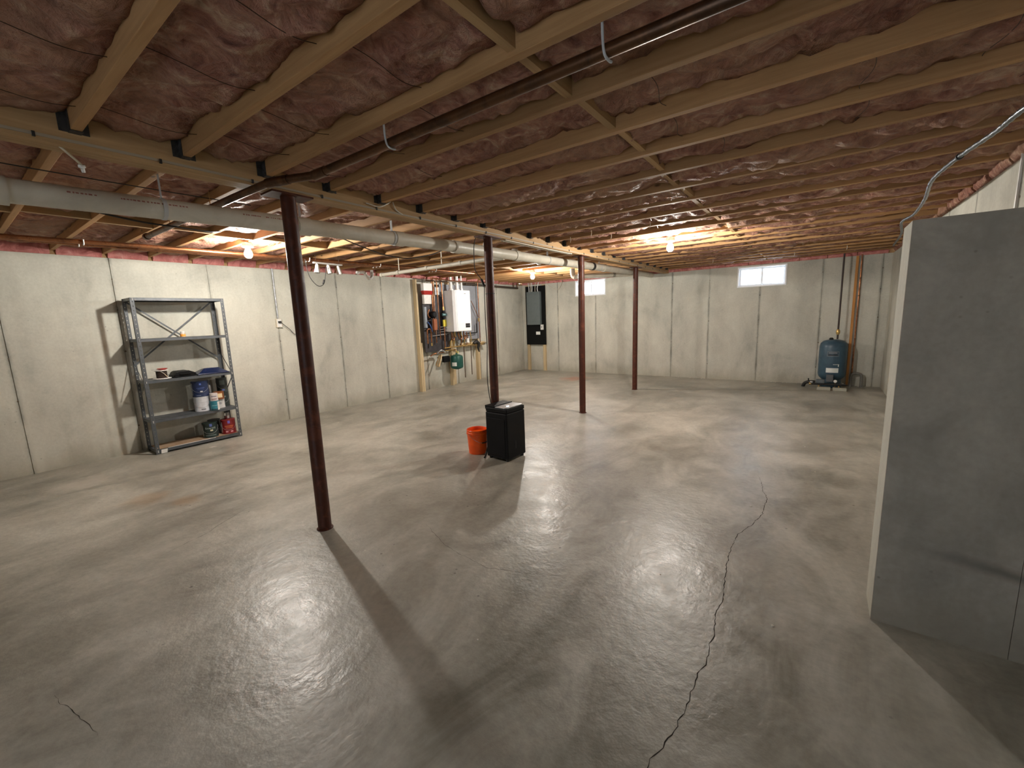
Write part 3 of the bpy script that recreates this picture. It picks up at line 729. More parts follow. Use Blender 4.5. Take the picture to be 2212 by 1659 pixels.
# ------------------------------------------------------------------ three-headed spot bar
tb0, tb1 = xy(676, 567, 2.215), xy(738, 573, 2.215)
tl = empty('spot_bar', tb0, label='white three-headed spotlight bar under the joists right of the nearest column', cat='light')
ch(MB().bar(tb0, tb1, 0.035, 0.018).build('rail', M_white, tl, bevel=0.003), tl)
for f_ in (0.1, 0.9): ch(MB().tube([tb0.lerp(tb1, f_)+Vector((0, 0, .01)), tb0.lerp(tb1, f_)+Vector((0, 0, JB-2.215))], 0.003, 6).build('hanging_wire', M_wire, tl), tl)
for f_, tilt in ((0.13, (0.05, -0.12, -1)), (0.5, (0.1, 0.06, -1)), (0.85, (0.05, 0.14, -1))):
    q = tb0.lerp(tb1, f_)+Vector((0, 0, -0.012)); a = Vector(tilt).normalized()
    h = ch(MB().lathe([(0.010, 0), (0.020, 0.012), (0.024, 0.05), (0.036, 0.098), (0.037, 0.112), (0.033, 0.112), (0.030, 0.10)], q, 20, a).build('spot_head', M_white, tl), tl)
sx_ = (tb0.x+tb1.x)/2+0.03
cable([on(u, v, 0, sx_) for u, v in ((659, 560), (668, 596), (686, 617), (699, 614), (703, 595), (704, 577))], 0.004, M_rubber, 'thin black cord looping below the three-headed spotlight bar')
p = on(699, 609, 0, sx_); MB().lathe([(0.006, -0.03), (0.013, -0.02), (0.013, 0.02), (0.006, 0.03)], p, 10, (0.1, 0.3, 1)).build('plug', M_rubber, None, label='small black plug on the cord below the spotlight bar', cat='plug')

# ------------------------------------------------------------------ metal shelving
SX, SY0, SY1, SH = -6.24, 1.385, 2.305, 1.822
SB = SX-0.33
sh = empty('shelving_unit', (SX, SY0, 0), label='grey steel shelving unit standing against the left wall', cat='shelf')
def leg(x, y, dx, dy):
    mb = MB(); w = 0.036; P = 0.05; hw = 0.0032; hh = 0.006
    n = int(SH/P)
    for ax in (0, 1):
        us = [0, w*0.5-hw, w*0.5+hw, w]
        zs = [0.0]
        for k in range(n): zs += [k*P+0.02, k*P+0.02+2*hh]
        zs.append(SH)
        idx = {}
        for j, z in enumerate(zs):
            for i, u in enumerate(us):
                idx[i, j] = len(mb.v); mb.v.append((x+dx*u, y, z) if ax == 0 else (x, y+dy*u, z))
        for j in range(len(zs)-1):
            for i in range(3):
                if i == 1 and j % 2 == 1: continue
                mb.f.append((idx[i, j], idx[i+1, j], idx[i+1, j+1], idx[i, j+1])); mb.sm.append(False)
    o = ch(mb.build('leg', M_shelfm, sh), sh)
    s_ = o.modifiers.new('sheet', 'SOLIDIFY'); s_.thickness = 0.0018; s_.offset = 0
for x, dx in ((SX, -1), (SB, 1)):
    for y, dy in ((SY0, 1), (SY1, -1)): leg(x, y, dx, dy)
SZ = [0.052, 0.408, 0.875, 1.358, SH]
M_bolt = mat('zinc_bolt', (0.6, 0.6, 0.6), 0.3, 0.9)
for z in SZ:
    mb = MB().box(SB+0.003, SX-0.003, SY0+0.003, SY1-0.003, z-0.0015, z)
    for (a, b, c, d) in ((SB+0.003, SX-0.003, SY0+0.003, SY0+0.005), (SB+0.003, SX-0.003, SY1-0.005, SY1-0.003), (SB+0.003, SB+0.005, SY0+0.003, SY1-0.003), (SX-0.005, SX-0.003, SY0+0.003, SY1-0.003)):
        mb.box(a, b, c, d, z-0.032, z)
    for (a, b, c, d) in ((SX-0.018, SX-0.005, SY0+0.005, SY1-0.005), (SB+0.005, SB+0.018, SY0+0.005, SY1-0.005)):
        mb.box(a, b, c, d, z-0.032, z-0.030)
    s_ = ch(mb.build('shelf', M_shelfm, sh), sh)
    bt = MB()
    for y in (SY0+0.018, SY1-0.018):
        for zz in (z-0.010, z-0.024): bt.lathe([(0.006, 0.0), (0.006, 0.003), (0.003, 0.005)], (SX+0.0015, y, zz), 8, (1, 0, 0))
    b_ = bt.build('bolts', M_bolt, s_, kind='stuff')
ch(MB().bar((SB-0.002, SY0+0.02, 1.05), (SB-0.002, SY1-0.02, SH-0.02), 0.018, 0.0018, (1, 0, 0)).build('cross_brace', M_shelfm, sh), sh)
ch(MB().bar((SB-0.004, SY1-0.02, 1.05), (SB-0.004, SY0+0.02, SH-0.02), 0.018, 0.0018, (1, 0, 0)).build('cross_brace', M_shelfm, sh), sh)
for y in (SY0+0.002, SY1-0.002):
    ch(MB().bar((SB+0.02, y, 1.10), (SX-0.015, y, 0.83), 0.016, 0.0018, (0, 1, 0)).build('side_brace', M_shelfm, sh), sh)
    ch(MB().bar((SB+0.02, y, 0.60), (SX-0.015, y, 0.85), 0.016, 0.0018, (0, 1, 0)).build('side_brace', M_shelfm, sh), sh)
M_card = spotty('brown_cardboard', (0.36, 0.25, 0.16), (0.30, 0.20, 0.12), 0.85, 6)
MB().box(SB+0.02, SX-0.025, SY0+0.03, SY1-0.03, SZ[0]+0.001, SZ[0]+0.006).build('cardboard_sheet', M_card, None, label='brown cardboard sheet lining the bottom shelf', cat='cardboard')
M_paper = mat('white_tag', (0.75, 0.77, 0.74), 0.7)
MB().obox((SX+0.005, SY0+0.075, 0.028), (0, 0.03, 0), (0.002, 0.0, 0.0), (0.003, 0.003, 0.024)).build('paper_tag', M_paper, None, label='white paper tag on the front corner of the bottom shelf', cat='tag')
MB().box(SX-0.022, SX-0.010, SY0+0.12, SY1-0.30, SZ[0]+0.0005, SZ[0]+0.004).build('white_strip', M_white, None, label='long white strip lying along the front of the bottom shelf', cat='strip')

# paint cans
def text_bm(body, size, depth=0.0006):
    cu = bpy.data.curves.new('lettering', 'FONT'); cu.body = body; cu.size = size; cu.align_x = 'CENTER'; cu.align_y = 'CENTER'; cu.extrude = 0
    to = bpy.data.objects.new('lettering', cu); COL.objects.link(to); dg = bpy.context.evaluated_depsgraph_get(); dg.update()
    me = bpy.data.meshes.new_from_object(to.evaluated_get(dg)); vs = [v.co.copy() for v in me.vertices]; fs = [tuple(p.vertices) for p in me.polygons]
    bpy.data.objects.remove(to); bpy.data.curves.remove(cu); bpy.data.meshes.remove(me)
    return vs, fs
CAMDIR = math.atan2(-1.9, 6.36)     # direction from the shelf towards the room
def wrap(vs, fs, r, zc, ang=CAMDIR):
    mb = MB()
    for v in vs:
        a = ang+v.x/r; mb.v.append((math.cos(a)*(r+0.0006), math.sin(a)*(r+0.0006), zc+v.y))
    mb.f = fs; mb.sm = [False]*len(fs); return mb
def patch(r, w, z0, z1, ang=CAMDIR, n=10, off=0.0004, shape=None):
    mb = MB(); 
    for i in range(n+1):
        a = ang+(i/n-0.5)*w/r
        mb.v += [(math.cos(a)*(r+off), math.sin(a)*(r+off), z0), (math.cos(a)*(r+off), math.sin(a)*(r+off), z1)]
        if i: mb.f.append((2*i-2, 2*i, 2*i+1, 2*i-1)); mb.sm.append(True)
    return mb
MATC = {}
def cm(col, rough=0.4, metal=0.0):
    k = (col, rough, metal)
    if k not in MATC: MATC[k] = spotty('label_paint', col, tuple(x*0.85 for x in col), rough, 20, metal)
    return MATC[k]
def can(x, y, z, r, h, body, label, lid=(0.35, 0.35, 0.35), handle=True, marks=(), text=None, name='paint_can', side=None):
    t_ = empty(name, (x, y, z), label=label, cat='can')
    MB().lathe([(r*0.98, 0), (r*1.01, 0.002), (r*1.01, 0.006), (r, 0.009), (r, h-0.012), (r*1.02, h-0.008), (r*1.02, h-0.001), (r*0.98, h)], n=28).build('can_body', cm(body), t_)
    MB().lathe([(r*0.96, h-0.004), (r*0.90, h-0.006), (r*0.86, h-0.001), (r*0.84, h-0.005), (0.0, h-0.005)], n=28).build('lid', cm(lid, 0.3, 0.7), t_)
    if handle:
        for s_ in (1, -1):
            a = CAMDIR+s_*PI/2; MB().lathe([(0.012, 0), (0.010, 0.003), (0.004, 0.005)], (math.cos(a)*r, math.sin(a)*r, h*0.72), 10, (math.cos(a), math.sin(a), 0)).build('handle_ear', cm((0.5, 0.5, 0.5), 0.3, 0.8), t_)
        pts = [Vector((math.cos(CAMDIR+f_)*r*1.05, math.sin(CAMDIR+f_)*r*1.05, h*0.72-0.5*h*math.cos(f_)*0.9)) for f_ in [(-1.5+3.0*k/10) for k in range(11)]]
        MB().tube(pts, 0.0013, 6).build('bail_handle', M_bolt, t_)
    for (w, z0, z1, col, dang) in marks:
        patch(r, w, z0, z1, CAMDIR+dang).build('label', cm(col), t_, fix=False)
    if text:
        for body_, size, zc, col in text:
            vs, fs = text_bm(body_, size); wrap(vs, fs, r+0.0006, zc).build('lettering', cm(col), t_, fix=False)
    return t_
S5, S4, S3, S2 = SZ[0], SZ[1], SZ[2], SZ[3]
WHT = (0.72, 0.72, 0.70)
z5 = S5+0.0065
can(-6.345, 1.985, z5, 0.083, 0.190, (0.012, 0.028, 0.024), 'dark green paint can with pale lettering, front of the bottom shelf', lid=(0.10, 0.12, 0.12), marks=((0.02, 0.02, 0.165, (0.5, 0.52, 0.5), -1.2), (0.028, 0.145, 0.185, (0.10, 0.15, 0.42), 0.1), (0.03, 0.085, 0.105, (0.62, 0.60, 0.42), 0.15), (0.12, 0.028, 0.034, (0.25, 0.3, 0.28), 0)), text=(('Emerald', 0.034, 0.125, (0.42, 0.50, 0.46)),))
can(-6.49, 2.085, z5, 0.070, 0.190, (0.035, 0.035, 0.038), 'black paint can behind the green and red ones on the bottom shelf', lid=(0.2, 0.2, 0.2))
rc = can(-6.345, 2.195, z5, 0.083, 0.190, (0.24, 0.016, 0.018), 'red paint can at the right end of the bottom shelf', lid=(0.45, 0.42, 0.42), marks=((0.028, 0.14, 0.178, (0.16, 0.12, 0.45), 0.05), (0.10, 0.096, 0.112, (0.50, 0.12, 0.04), 0.05), (0.08, 0.078, 0.088, (0.50, 0.13, 0.05), 0.05), (0.028, 0.022, 0.04, (0.70, 0.35, 0.38), -0.32), (0.028, 0.022, 0.04, (0.70, 0.35, 0.38), 0.36), (0.02, 0.02, 0.16, (0.55, 0.5, 0.5), -1.1)))
j = empty('glass_jar', (-6.36, 2.20, z5+0.191), label='clear jar with red contents standing on the red paint can', cat='jar')
M_jar = mat('jar_glass', (0.8, 0.8, 0.8), 0.05, trans=0.9)
MB().lathe([(0.030, 0), (0.032, 0.004), (0.032, 0.075), (0.026, 0.085)], n=20).build('jar_body', M_jar, j)
MB().lathe([(0.029, 0.002), (0.029, 0.04), (0.0, 0.04)], n=20).build('contents', cm((0.35, 0.03, 0.03)), j)
MB().lathe([(0.028, 0.083), (0.029, 0.086), (0.029, 0.098), (0.0, 0.099)], n=20).build('lid', cm((0.05, 0.05, 0.05)), j)
patch(0.032, 0.025, 0.008, 0.045, CAMDIR+0.4).build('label', cm(WHT), j, fix=False)
# fourth shelf
z4 = S4+0.001
can(-6.37, 1.948, z4, 0.083, 0.190, (0.66, 0.68, 0.72), 'white paint can standing under the blue one', lid=(0.6, 0.6, 0.6), marks=((0.05, 0.02, 0.035, (0.2, 0.2, 0.22), 0.1), (0.10, 0.115, 0.118, (0.5, 0.52, 0.58), 0.1)))
can(-6.37, 1.95, z4+0.191, 0.088, 0.195, (0.010, 0.022, 0.075), 'navy blue paint can stacked on the white one', lid=(0.03, 0.05, 0.15), marks=((0.02, 0.02, 0.17, (0.4, 0.45, 0.55), -1.2), (0.09, 0.11, 0.115, (0.09, 0.13, 0.32), 0.05), (0.07, 0.095, 0.099, (0.09, 0.13, 0.32), 0.05), (0.026, 0.06, 0.074, (0.6, 0.6, 0.62), 0.1), (0.02, 0.15, 0.17, (0.1, 0.16, 0.45), 0.05), (0.05, 0.015, 0.02, (0.3, 0.33, 0.4), -0.3)))
can(-6.27, 2.05, z4, 0.050, 0.118, (0.030, 0.20, 0.26), 'small teal can at the front of the fourth shelf', lid=(0.6, 0.6, 0.6), handle=False, marks=((0.05, 0.0, 0.118, (0.65, 0.65, 0.63), 1.1), (0.055, 0.06, 0.066, (0.3, 0.5, 0.55), -0.1), (0.10, 0.002, 0.018, (0.03, 0.04, 0.06), 0)))
can(-6.27, 2.053, z4+0.119, 0.043, 0.098, (0.66, 0.60, 0.58), 'small pinkish white can stacked on the teal one', lid=(0.55, 0.55, 0.55), handle=False, marks=((0.06, 0.018, 0.032, (0.35, 0.22, 0.22), 0), (0.06, 0.055, 0.064, (0.10, 0.10, 0.14), 0), (0.06, 0.004, 0.008, (0.45, 0.3, 0.3), 0)))
can(-6.38, 2.145, z4, 0.058, 0.118, (0.66, 0.66, 0.65), 'small white can standing under the brown one', lid=(0.6, 0.6, 0.6), handle=False, marks=((0.04, 0.05, 0.08, (0.40, 0.40, 0.42), 0), ))
can(-6.36, 2.14, z4+0.119, 0.058, 0.098, (0.26, 0.085, 0.025), 'small brown can with cream label stacked on a white one', lid=(0.3, 0.1, 0.05), handle=False, marks=((0.085, 0.024, 0.078, (0.85, 0.68, 0.42), -0.05), (0.085, 0.078, 0.084, (0.6, 0.2, 0.05), -0.05)))
can(-6.49, 2.238, z4, 0.062, 0.190, (0.022, 0.030, 0.028), 'blackish green paint can, lower one at the back right of the fourth shelf', lid=(0.2, 0.2, 0.2), marks=((0.05, 0.12, 0.14, (0.15, 0.2, 0.18), 0),))
can(-6.49, 2.238, z4+0.191, 0.062, 0.190, (0.030, 0.040, 0.036), 'blackish green paint can, upper one at the back right of the fourth shelf', lid=(0.2, 0.2, 0.2), marks=((0.06, 0.10, 0.16, (0.12, 0.15, 0.13), 0), (0.03, 0.02, 0.04, (0.10, 0.13, 0.35), 0.1)))
tin = empty('aerosol_can', (-6.46, 2.115, z4+0.218), label='grey spray can standing on the brown can behind the navy one', cat='can')
MB().lathe([(0.030, 0.0), (0.030, 0.120), (0.024, 0.135), (0.012, 0.14)], n=20).build('can_body', cm((0.38, 0.39, 0.40), 0.35, 0.5), tin)
MB().lathe([(0.022, 0.134), (0.024, 0.137), (0.022, 0.165), (0.0, 0.167)], n=20).build('cap', cm((0.05, 0.05, 0.06)), tin)
tin.location.z = z4+0.0; tin.location.x = -6.50; tin.location.y = 2.085
tin.scale = (1, 1, 2.25)
tin['label'] = 'tall grey canister behind the navy blue paint can'
# third shelf
z3 = S3+0.001
sp = empty('wire_spool', (-6.36, 1.585, z3), label='white spool of dark brown wire at the left of the third shelf', cat='spool')
MB().lathe([(0.088, 0), (0.090, 0.003), (0.088, 0.008), (0.04, 0.008)], n=32).build('flange', M_white, sp)
MB().lathe([(0.04, 0.094), (0.066, 0.094), (0.068, 0.098), (0.066, 0.102), (0.0, 0.102)], n=32).build('flange', M_white, sp)
mb = MB(); rr = random.Random(4)
for k in range(16): mb.lathe([(0.050+rr.uniform(0, 0.004), 0.008+k*0.0053), (0.054+rr.uniform(0, 0.003), 0.0107+k*0.0053), (0.050, 0.0133+k*0.0053)], n=20)
mb.build('wound_wire', cm((0.075, 0.05, 0.04), 0.5), sp)
MB().tube([(0.052, -0.02, 0.09), (0.065, 0.01, 0.06), (0.058, 0.03, 0.03), (0.045, 0.045, 0.02)], 0.003, 6, sub=5).build('loose_end', M_romex, sp)
f_ = empty('plastic_funnel', (-6.37, 1.60, z3+0.103), label='red plastic dish lying on top of the wire spool', cat='dish')
MB().lathe([(0.030, 0.0), (0.050, 0.012), (0.053, 0.017), (0.049, 0.017), (0.028, 0.004), (0.0, 0.003)], n=24).build('bowl', cm((0.45, 0.03, 0.02), 0.3), f_)
MB().bar((0.045, -0.02, 0.014), (0.05, -0.11, 0.011), 0.018, 0.004).build('handle', M_jar, f_)
cs = empty('tool_case', (-6.38, 1.792, z3), rz=0.06, label='black plastic case lying beside the wire spool', cat='case')
mb = MB(); mb.prism([(-0.105, 0.0), (-0.115, 0.012), (-0.085, 0.062), (-0.06, 0.072), (0.045, 0.072), (0.115, 0.038), (0.118, 0.012), (0.105, 0.0)], -0.09, 0.09, lambda p: Vector((p.z, p.x, p.y)))
mb.build('case_shell', M_black, cs, bevel=0.006)
MB().box(-0.092, 0.095, -0.116, 0.119, 0.026, 0.031).build('seam_rim', M_black, cs)
MB().tube([(0.094, -0.05, 0.035), (0.108, -0.045, 0.035), (0.108, 0.045, 0.035), (0.094, 0.05, 0.035)], 0.006, 8, sub=3).build('handle', M_black, cs)
bn = empty('storage_lid', (-6.37, 2.092, z3), rz=-0.05, label='dark blue plastic bin lid standing peaked on the third shelf', cat='bin')
M_navy = spotty('navy_plastic', (0.010, 0.018, 0.062), (0.008, 0.015, 0.052), 0.25, 6)
mb = MB(); hx, hy = 0.125, 0.166
L = [(-hx, -hy, 0.014), (hx, -hy, 0.014), (hx, hy, 0.014), (-hx, hy, 0.014), (-0.05, -0.09, 0.062), (0.03, -0.07, 0.075), (0.02, 0.09, 0.072), (-0.05, 0.10, 0.060)]
mb.v = L; mb.f = [(0, 1, 5, 4), (1, 2, 6, 5), (2, 3, 7, 6), (3, 0, 4, 7), (4, 5, 6, 7), (3, 2, 1, 0)]; mb.sm = [False]*6
mb.build('lid_dome', M_navy, bn, bevel=0.006)
MB().box(-hx-0.006, hx+0.006, -hy-0.006, hy+0.006, 0.0, 0.0142).build('lid_rim', M_navy, bn, bevel=0.005)
# second shelf
jr_ = empty('small_jar', (-6.36, 1.855, S2+0.001), label='orange labelled jar with white cap alone on the second shelf', cat='jar')
MB().lathe([(0.026, 0), (0.028, 0.004), (0.028, 0.044), (0.022, 0.052)], n=20).build('jar_body', cm((0.60, 0.50, 0.42), 0.25), jr_)
patch(0.028, 0.085, 0.006, 0.034).build('label', cm((0.85, 0.35, 0.05)), jr_, fix=False)
MB().lathe([(0.022, 0.051), (0.024, 0.053), (0.024, 0.066), (0.0, 0.067)], n=20).build('cap', M_white, jr_)

# ------------------------------------------------------------------ dehumidifier
dh = empty('dehumidifier', (-2.60, 3.41, 0), rz=-0.05, label='tall black dehumidifier with a silver control top beside the second column', cat='dehumidifier')
hw, hd, hh = 0.142, 0.150, 0.565
mb = MB(); mb.box(-hw, hw, -hd, hd, 0.022, 0.50); mb.build('cabinet', M_black, dh, bevel=0.012)
mb = MB(); mb.box(-hw+0.004, hw, -hd, hd, 0.502, 0.548); mb.build('top_housing', M_black, dh, bevel=0.010)
MB().box(-hw-0.010, -hw+0.02, -hd+0.01, hd-0.01, 0.525, 0.560).build('rear_lip', M_black, dh, bevel=0.004)
MB().box(-hw-0.006, hw-0.16, -hd+0.004, hd-0.004, 0.545, 0.566).build('air_outlet', M_black, dh, bevel=0.004)
M_silver = mat('silver_control_panel', (0.45, 0.46, 0.48), 0.28, 0.6)
mb = MB().prism([(-0.02, -hd+0.01), (hw-0.03, -hd+0.008), (hw-0.006, -hd+0.035), (hw-0.006, hd-0.03), (hw-0.03, hd-0.008), (-0.02, hd-0.01)], 0.548, 0.558); mb.build('control_panel', M_silver, dh, bevel=0.003)
M_led = mat('blue_led', (0.6, 0.75, 1), 0.3, emit=(0.55, 0.75, 1.0), strength=9.0)
MB().lathe([(0.013, 0.0), (0.013, 0.0015), (0.0, 0.0018)], (0.075, -0.045, 0.558), 16).build('display_light', M_led, dh)
MB().lathe([(0.010, 0.0), (0.010, 0.001)], (0.03, -0.02, 0.558), 12).build('button', M_white, dh)
mb = MB()
for k in range(14): mb.box(-hw-0.002, -hw+0.002, -hd+0.03, hd-0.03, 0.08+k*0.028, 0.088+k*0.028)
mb.build('intake_grille', M_black, dh)
MB().box(-hw+0.015, hw-0.03, -hd-0.004, -hd+0.002, 0.05, 0.44).build('front_panel', M_black, dh, bevel=0.003)
MB().box(hw-0.001, hw+0.0015, -0.02, -0.012, 0.12, 0.20).build('water_window', cm((0.04, 0.04, 0.045), 0.1), dh)
for a in (-1, 1):
    for b in (-1, 1): MB().lathe([(0.016, -0.0), (0.018, 0.006), (0.018, 0.023)], (a*(hw-0.03), b*(hd-0.03), 0), 12).build('caster', M_rubber, dh)
cd_ = empty('power_cord', (-2.86, 3.5, 0.5), label='black power cord running up the second column from the dehumidifier', cat='cable')
cp = [(-2.752, 3.44, 0.46), (-2.80, 3.43, 0.55), (-2.852, 3.455, 0.75), (-2.862, 3.47, 0.95), (-2.853, 3.475, 1.15), (-2.860, 3.475, 1.40), (-2.857, 3.475, 1.66), (-2.856, 3.475, 1.78), (-2.885, 3.47, 1.85), (-2.955, 3.46, 1.95), (-2.962, 3.46, 2.10), (-2.95, 3.46, 2.22), (-2.90, 3.46, 2.32)]
ch(MB().tube(cp, 0.0042, 8, sub=5).build('cord', M_rubber, cd_), cd_)
ch(MB().tube([cp[7], cp[8]], 0.013, 10).build('connector', M_rubber, cd_), cd_)
ch(MB().lathe([(0.047, -0.004), (0.049, -0.003), (0.049, 0.003), (0.047, 0.004)], (GX, 3.5, 1.70), 24).build('cable_tie', M_rubber, cd_), cd_)
# bucket
bk = empty('bucket', (-2.958, 3.365, 0), label='orange plastic bucket on the floor left of the dehumidifier', cat='bucket')
bk.scale = (0.76, 0.76, 0.76)
M_or = spotty('orange_plastic', (0.90, 0.105, 0.003), (0.80, 0.085, 0.003), 0.35, 6)
MB().lathe([(0.125, 0), (0.130, 0.004), (0.146, 0.285), (0.152, 0.288), (0.153, 0.312), (0.149, 0.316), (0.151, 0.345), (0.147, 0.350), (0.143, 0.345), (0.140, 0.29), (0.124, 0.012), (0.0, 0.010)], n=40).build('shell', M_or, bk)
MB().lathe([(0.1478, 0.290), (0.156, 0.291), (0.156, 0.296), (0.148, 0.298)], n=40).build('rim_rib', M_or, bk)
hp = [Vector((0.157*math.cos(a), 0.157*math.sin(a), 0.30-0.13*math.sin(PI*k/12))) for k, a in ((k, -1.75+k*PI/12) for k in range(13))]
MB().tube(hp, 0.002, 6).build('bail_handle', M_bolt, bk)
MB().tube([hp[5], hp[6], hp[7]], 0.008, 10).build('grip', M_rubber, bk)
cable([(-2.752, 3.52, 0.16), (-2.79, 3.41, 0.14), (-2.815, 3.36, 0.07), (-2.79, 3.29, 0.012), (-2.765, 3.24, 0.010)], 0.009, M_rubber, 'short black drain hose between the bucket and dehumidifier', name='drain_hose')

# ------------------------------------------------------------------ electrical board in the far corner
eb = empty('electrical_board', (-6.16, YF-0.02, 0), label='black plywood electrical board on wooden legs in the far left corner', cat='board')
for x in (-6.43, -5.93):
    MB().box(x-0.035+6.16, x+0.035+6.16, -0.045, 0.018, 0, 2.27).build('wood_leg', M_stud, eb, fix=False)
MB().box(-0.305, 0.305, -0.065, -0.0455, 0.70, 2.24).build('plywood_panel', mat('black_painted_ply', (0.006, 0.006, 0.006), 0.65, spec=0.15), eb)
M_pan = spotty('grey_enamel', (0.13, 0.155, 0.155), (0.115, 0.14, 0.14), 0.4, 5)
bp_ = empty('breaker_panel', (-6.17, YF-0.0855, 1.235), label='grey breaker panel mounted on the black electrical board', cat='panel')
MB().box(-0.20, 0.20, -0.09, 0, 0, 0.85).build('cabinet', M_pan, bp_, bevel=0.004)
MB().box(-0.205, 0.205, -0.094, -0.0905, -0.005, 0.855).build('cover', M_pan, bp_, bevel=0.001)
MB().box(-0.15, 0.15, -0.098, -0.0945, 0.09, 0.77).build('door', M_pan, bp_, bevel=0.002)
for k, x in enumerate((-0.15, -0.10, -0.06, 0.04, 0.12)):
    MB().tube([(x, -0.045, 0.851), (x+0.01*math.sin(k), -0.045, 0.95), (x*1.2, -0.03, 1.09)], 0.008 if k % 2 else 0.011, 8, sub=4).build('cable', M_romex if k % 2 else M_white, bp_)
ol = empty('outlet', (-5.965, YF-0.086, 1.17), label='white switch box just below the breaker panel', cat='outlet')
MB().box(-0.03, 0.05, -0.035, 0, -0.075, 0.06).build('cover_plate', M_white, ol, bevel=0.003); MB().box(-0.005, 0.02, -0.042, -0.0355, -0.03, 0.02).build('switch', M_galv, ol)
tg = MB().box(-6.16, -6.03, YF-0.088, YF-0.0865, 0.965, 1.045).build('paper_label', M_paper, None, label='small white label on the black board below the switch box', cat='label')

# ------------------------------------------------------------------ pressure tank and its pipes
TX, TY = 0.215, 9.40
pt = empty('pressure_tank', (TX, TY, 0), label='dark blue pressure tank standing by the far wall right of the window', cat='tank')
M_blue = spotty('blue_tank_paint', (0.038, 0.085, 0.125), (0.032, 0.070, 0.105), 0.35, 8)
MB().lathe([(0.0, 0.125), (0.08, 0.13), (0.15, 0.155), (0.190, 0.20), (0.203, 0.25), (0.203, 0.73), (0.190, 0.79), (0.15, 0.83), (0.08, 0.852), (0.0, 0.857)], n=40).build('shell', M_blue, pt)
MB().lathe([(0.15, 0.0), (0.155, 0.01), (0.14, 0.15)], n=32).build('skirt', M_blue, pt)
MB().lathe([(0.03, 0.855), (0.035, 0.865), (0.02, 0.885), (0.0, 0.887)], (-0.04, 0, 0), 14).build('air_valve_cap', M_rubber, pt)
TA = math.atan2(-TY, -TX)
def tpatch(w, z0, z1, a, m, off=0.0006, name='label'):
    return patch(0.203, w, z0, z1, TA+a, off=off).build(name, m, pt, fix=False)
tpatch(0.17, 0.57, 0.655, 0.02, cm((0.20, 0.22, 0.24))); tpatch(0.16, 0.577, 0.648, 0.02, cm((0.035, 0.07, 0.10)), 0.0010); tpatch(0.13, 0.585, 0.602, 0.0, cm((0.015, 0.015, 0.02)), 0.0014); tpatch(0.12, 0.625, 0.635, 0.0, cm((0.3, 0.3, 0.32)), 0.0014)
tpatch(0.18, 0.285, 0.365, 0.03, M_paper); tpatch(0.09, 0.425, 0.432, 0.28, M_paper); tpatch(0.014, 0.39, 0.425, 0.45, M_paper)
tk = empty('pump_controls', (TX-0.02, TY-0.26, 0), label='cluster of pump switch, gauge and brass tee in front of the blue tank', cat='valve')
MB().box(-0.055, 0.045, -0.035, 0.035, 0.135, 0.255).build('pressure_switch', cm((0.10, 0.11, 0.12), 0.5), tk, bevel=0.006)
MB().tube([(-0.26, 0, 0.085), (0.22, 0, 0.085)], 0.018, 14).build('manifold', M_rubber, tk)
MB().lathe([(0.028, 0), (0.030, 0.004), (0.030, 0.022), (0.026, 0.026)], (0.075, -0.02, 0.15), 20, (0, -1, 0)).build('gauge', cm((0.05, 0.05, 0.05)), tk)
MB().lathe([(0.025, 0.0265), (0.0, 0.0268)], (0.075, -0.02, 0.15), 20, (0, -1, 0)).build('gauge_face', M_white, tk)
MB().tube([(0.075, 0, 0.12), (0.075, 0, 0.03)], 0.006, 8).build('drain_nipple', M_brass, tk)
MB().box(-0.20, -0.07, -0.04, 0.04, 0.10, 0.17).build('valve_body', cm((0.12, 0.14, 0.15), 0.4), tk, bevel=0.015)
MB().lathe([(0.02, -0.02), (0.024, 0), (0.02, 0.02)], (-0.26, 0, 0.115), 12, (1, 0, 0)).build('union', M_galv, tk)
for x in (-0.15, 0.13): MB().tube([(x, 0, 0.067), (x, 0, 0.0)], 0.012, 8).build('support_foot', M_brass, tk)
pv = empty('pump_valve', (-0.10, TY-0.12, 0), label='black valve with a lever on the floor left of the blue tank', cat='valve')
MB().tube([(-0.09, 0.05, 0.0), (-0.06, 0.02, 0.07), (0.02, 0, 0.10), (0.09, 0, 0.095)], 0.028, 12, sub=4).build('elbow', M_rubber, pv)
MB().tube([(-0.01, 0, 0.11), (-0.015, 0, 0.16)], 0.010, 8).build('lever', M_rubber, pv)
MB().lathe([(0.024, 0), (0.024, 0.05)], (0.0, -0.03, 0.07), 12, (1, 0, 0)).build('union', M_brass, pv)
cable([(TX+0.045, TY, 0.86), (TX+0.045, TY+0.01, 1.6), (TX+0.045, TY+0.02, 2.32)], 0.014, mat('black_iron', (0.045, 0.03, 0.025), 0.45, 0.4), 'dark pipe rising from the top of the blue tank', sub=0, name='riser_pipe', n=12)
bpy.data.objects['riser_pipe']['category'] = 'pipe'
MB().lathe([(0.016, -0.05), (0.030, -0.02), (0.030, 0.02), (0.016, 0.05)], (TX+0.045, TY-0.002, 0.985), 14).build('union_nut', M_brass, bpy.data.objects['riser_pipe'])
for i, (x, a, lb) in enumerate(((0.475, 0.66, None),)): pass
M_orw = wood_mat('orange_stained_wood', (0.46, 0.20, 0.055), (0.58, 0.27, 0.08), 2)
MB().box(0.436, 0.472, YF-0.040, YF-0.002, 0.02, 2.28).build('wall_batten', M_orw, None, label='orange wooden batten standing on the far wall right of the tank', cat='batten')
cpv = empty('copper_pipe', (0.512, YF-0.06, 0.02), label='upright copper pipe beside the orange batten on the far wall', cat='pipe')
ch(MB().tube([(0.512, YF-0.03, 0.10), (0.512, YF-0.03, 2.30)], 0.0125, 12).build('pipe', M_copper, cpv), cpv)
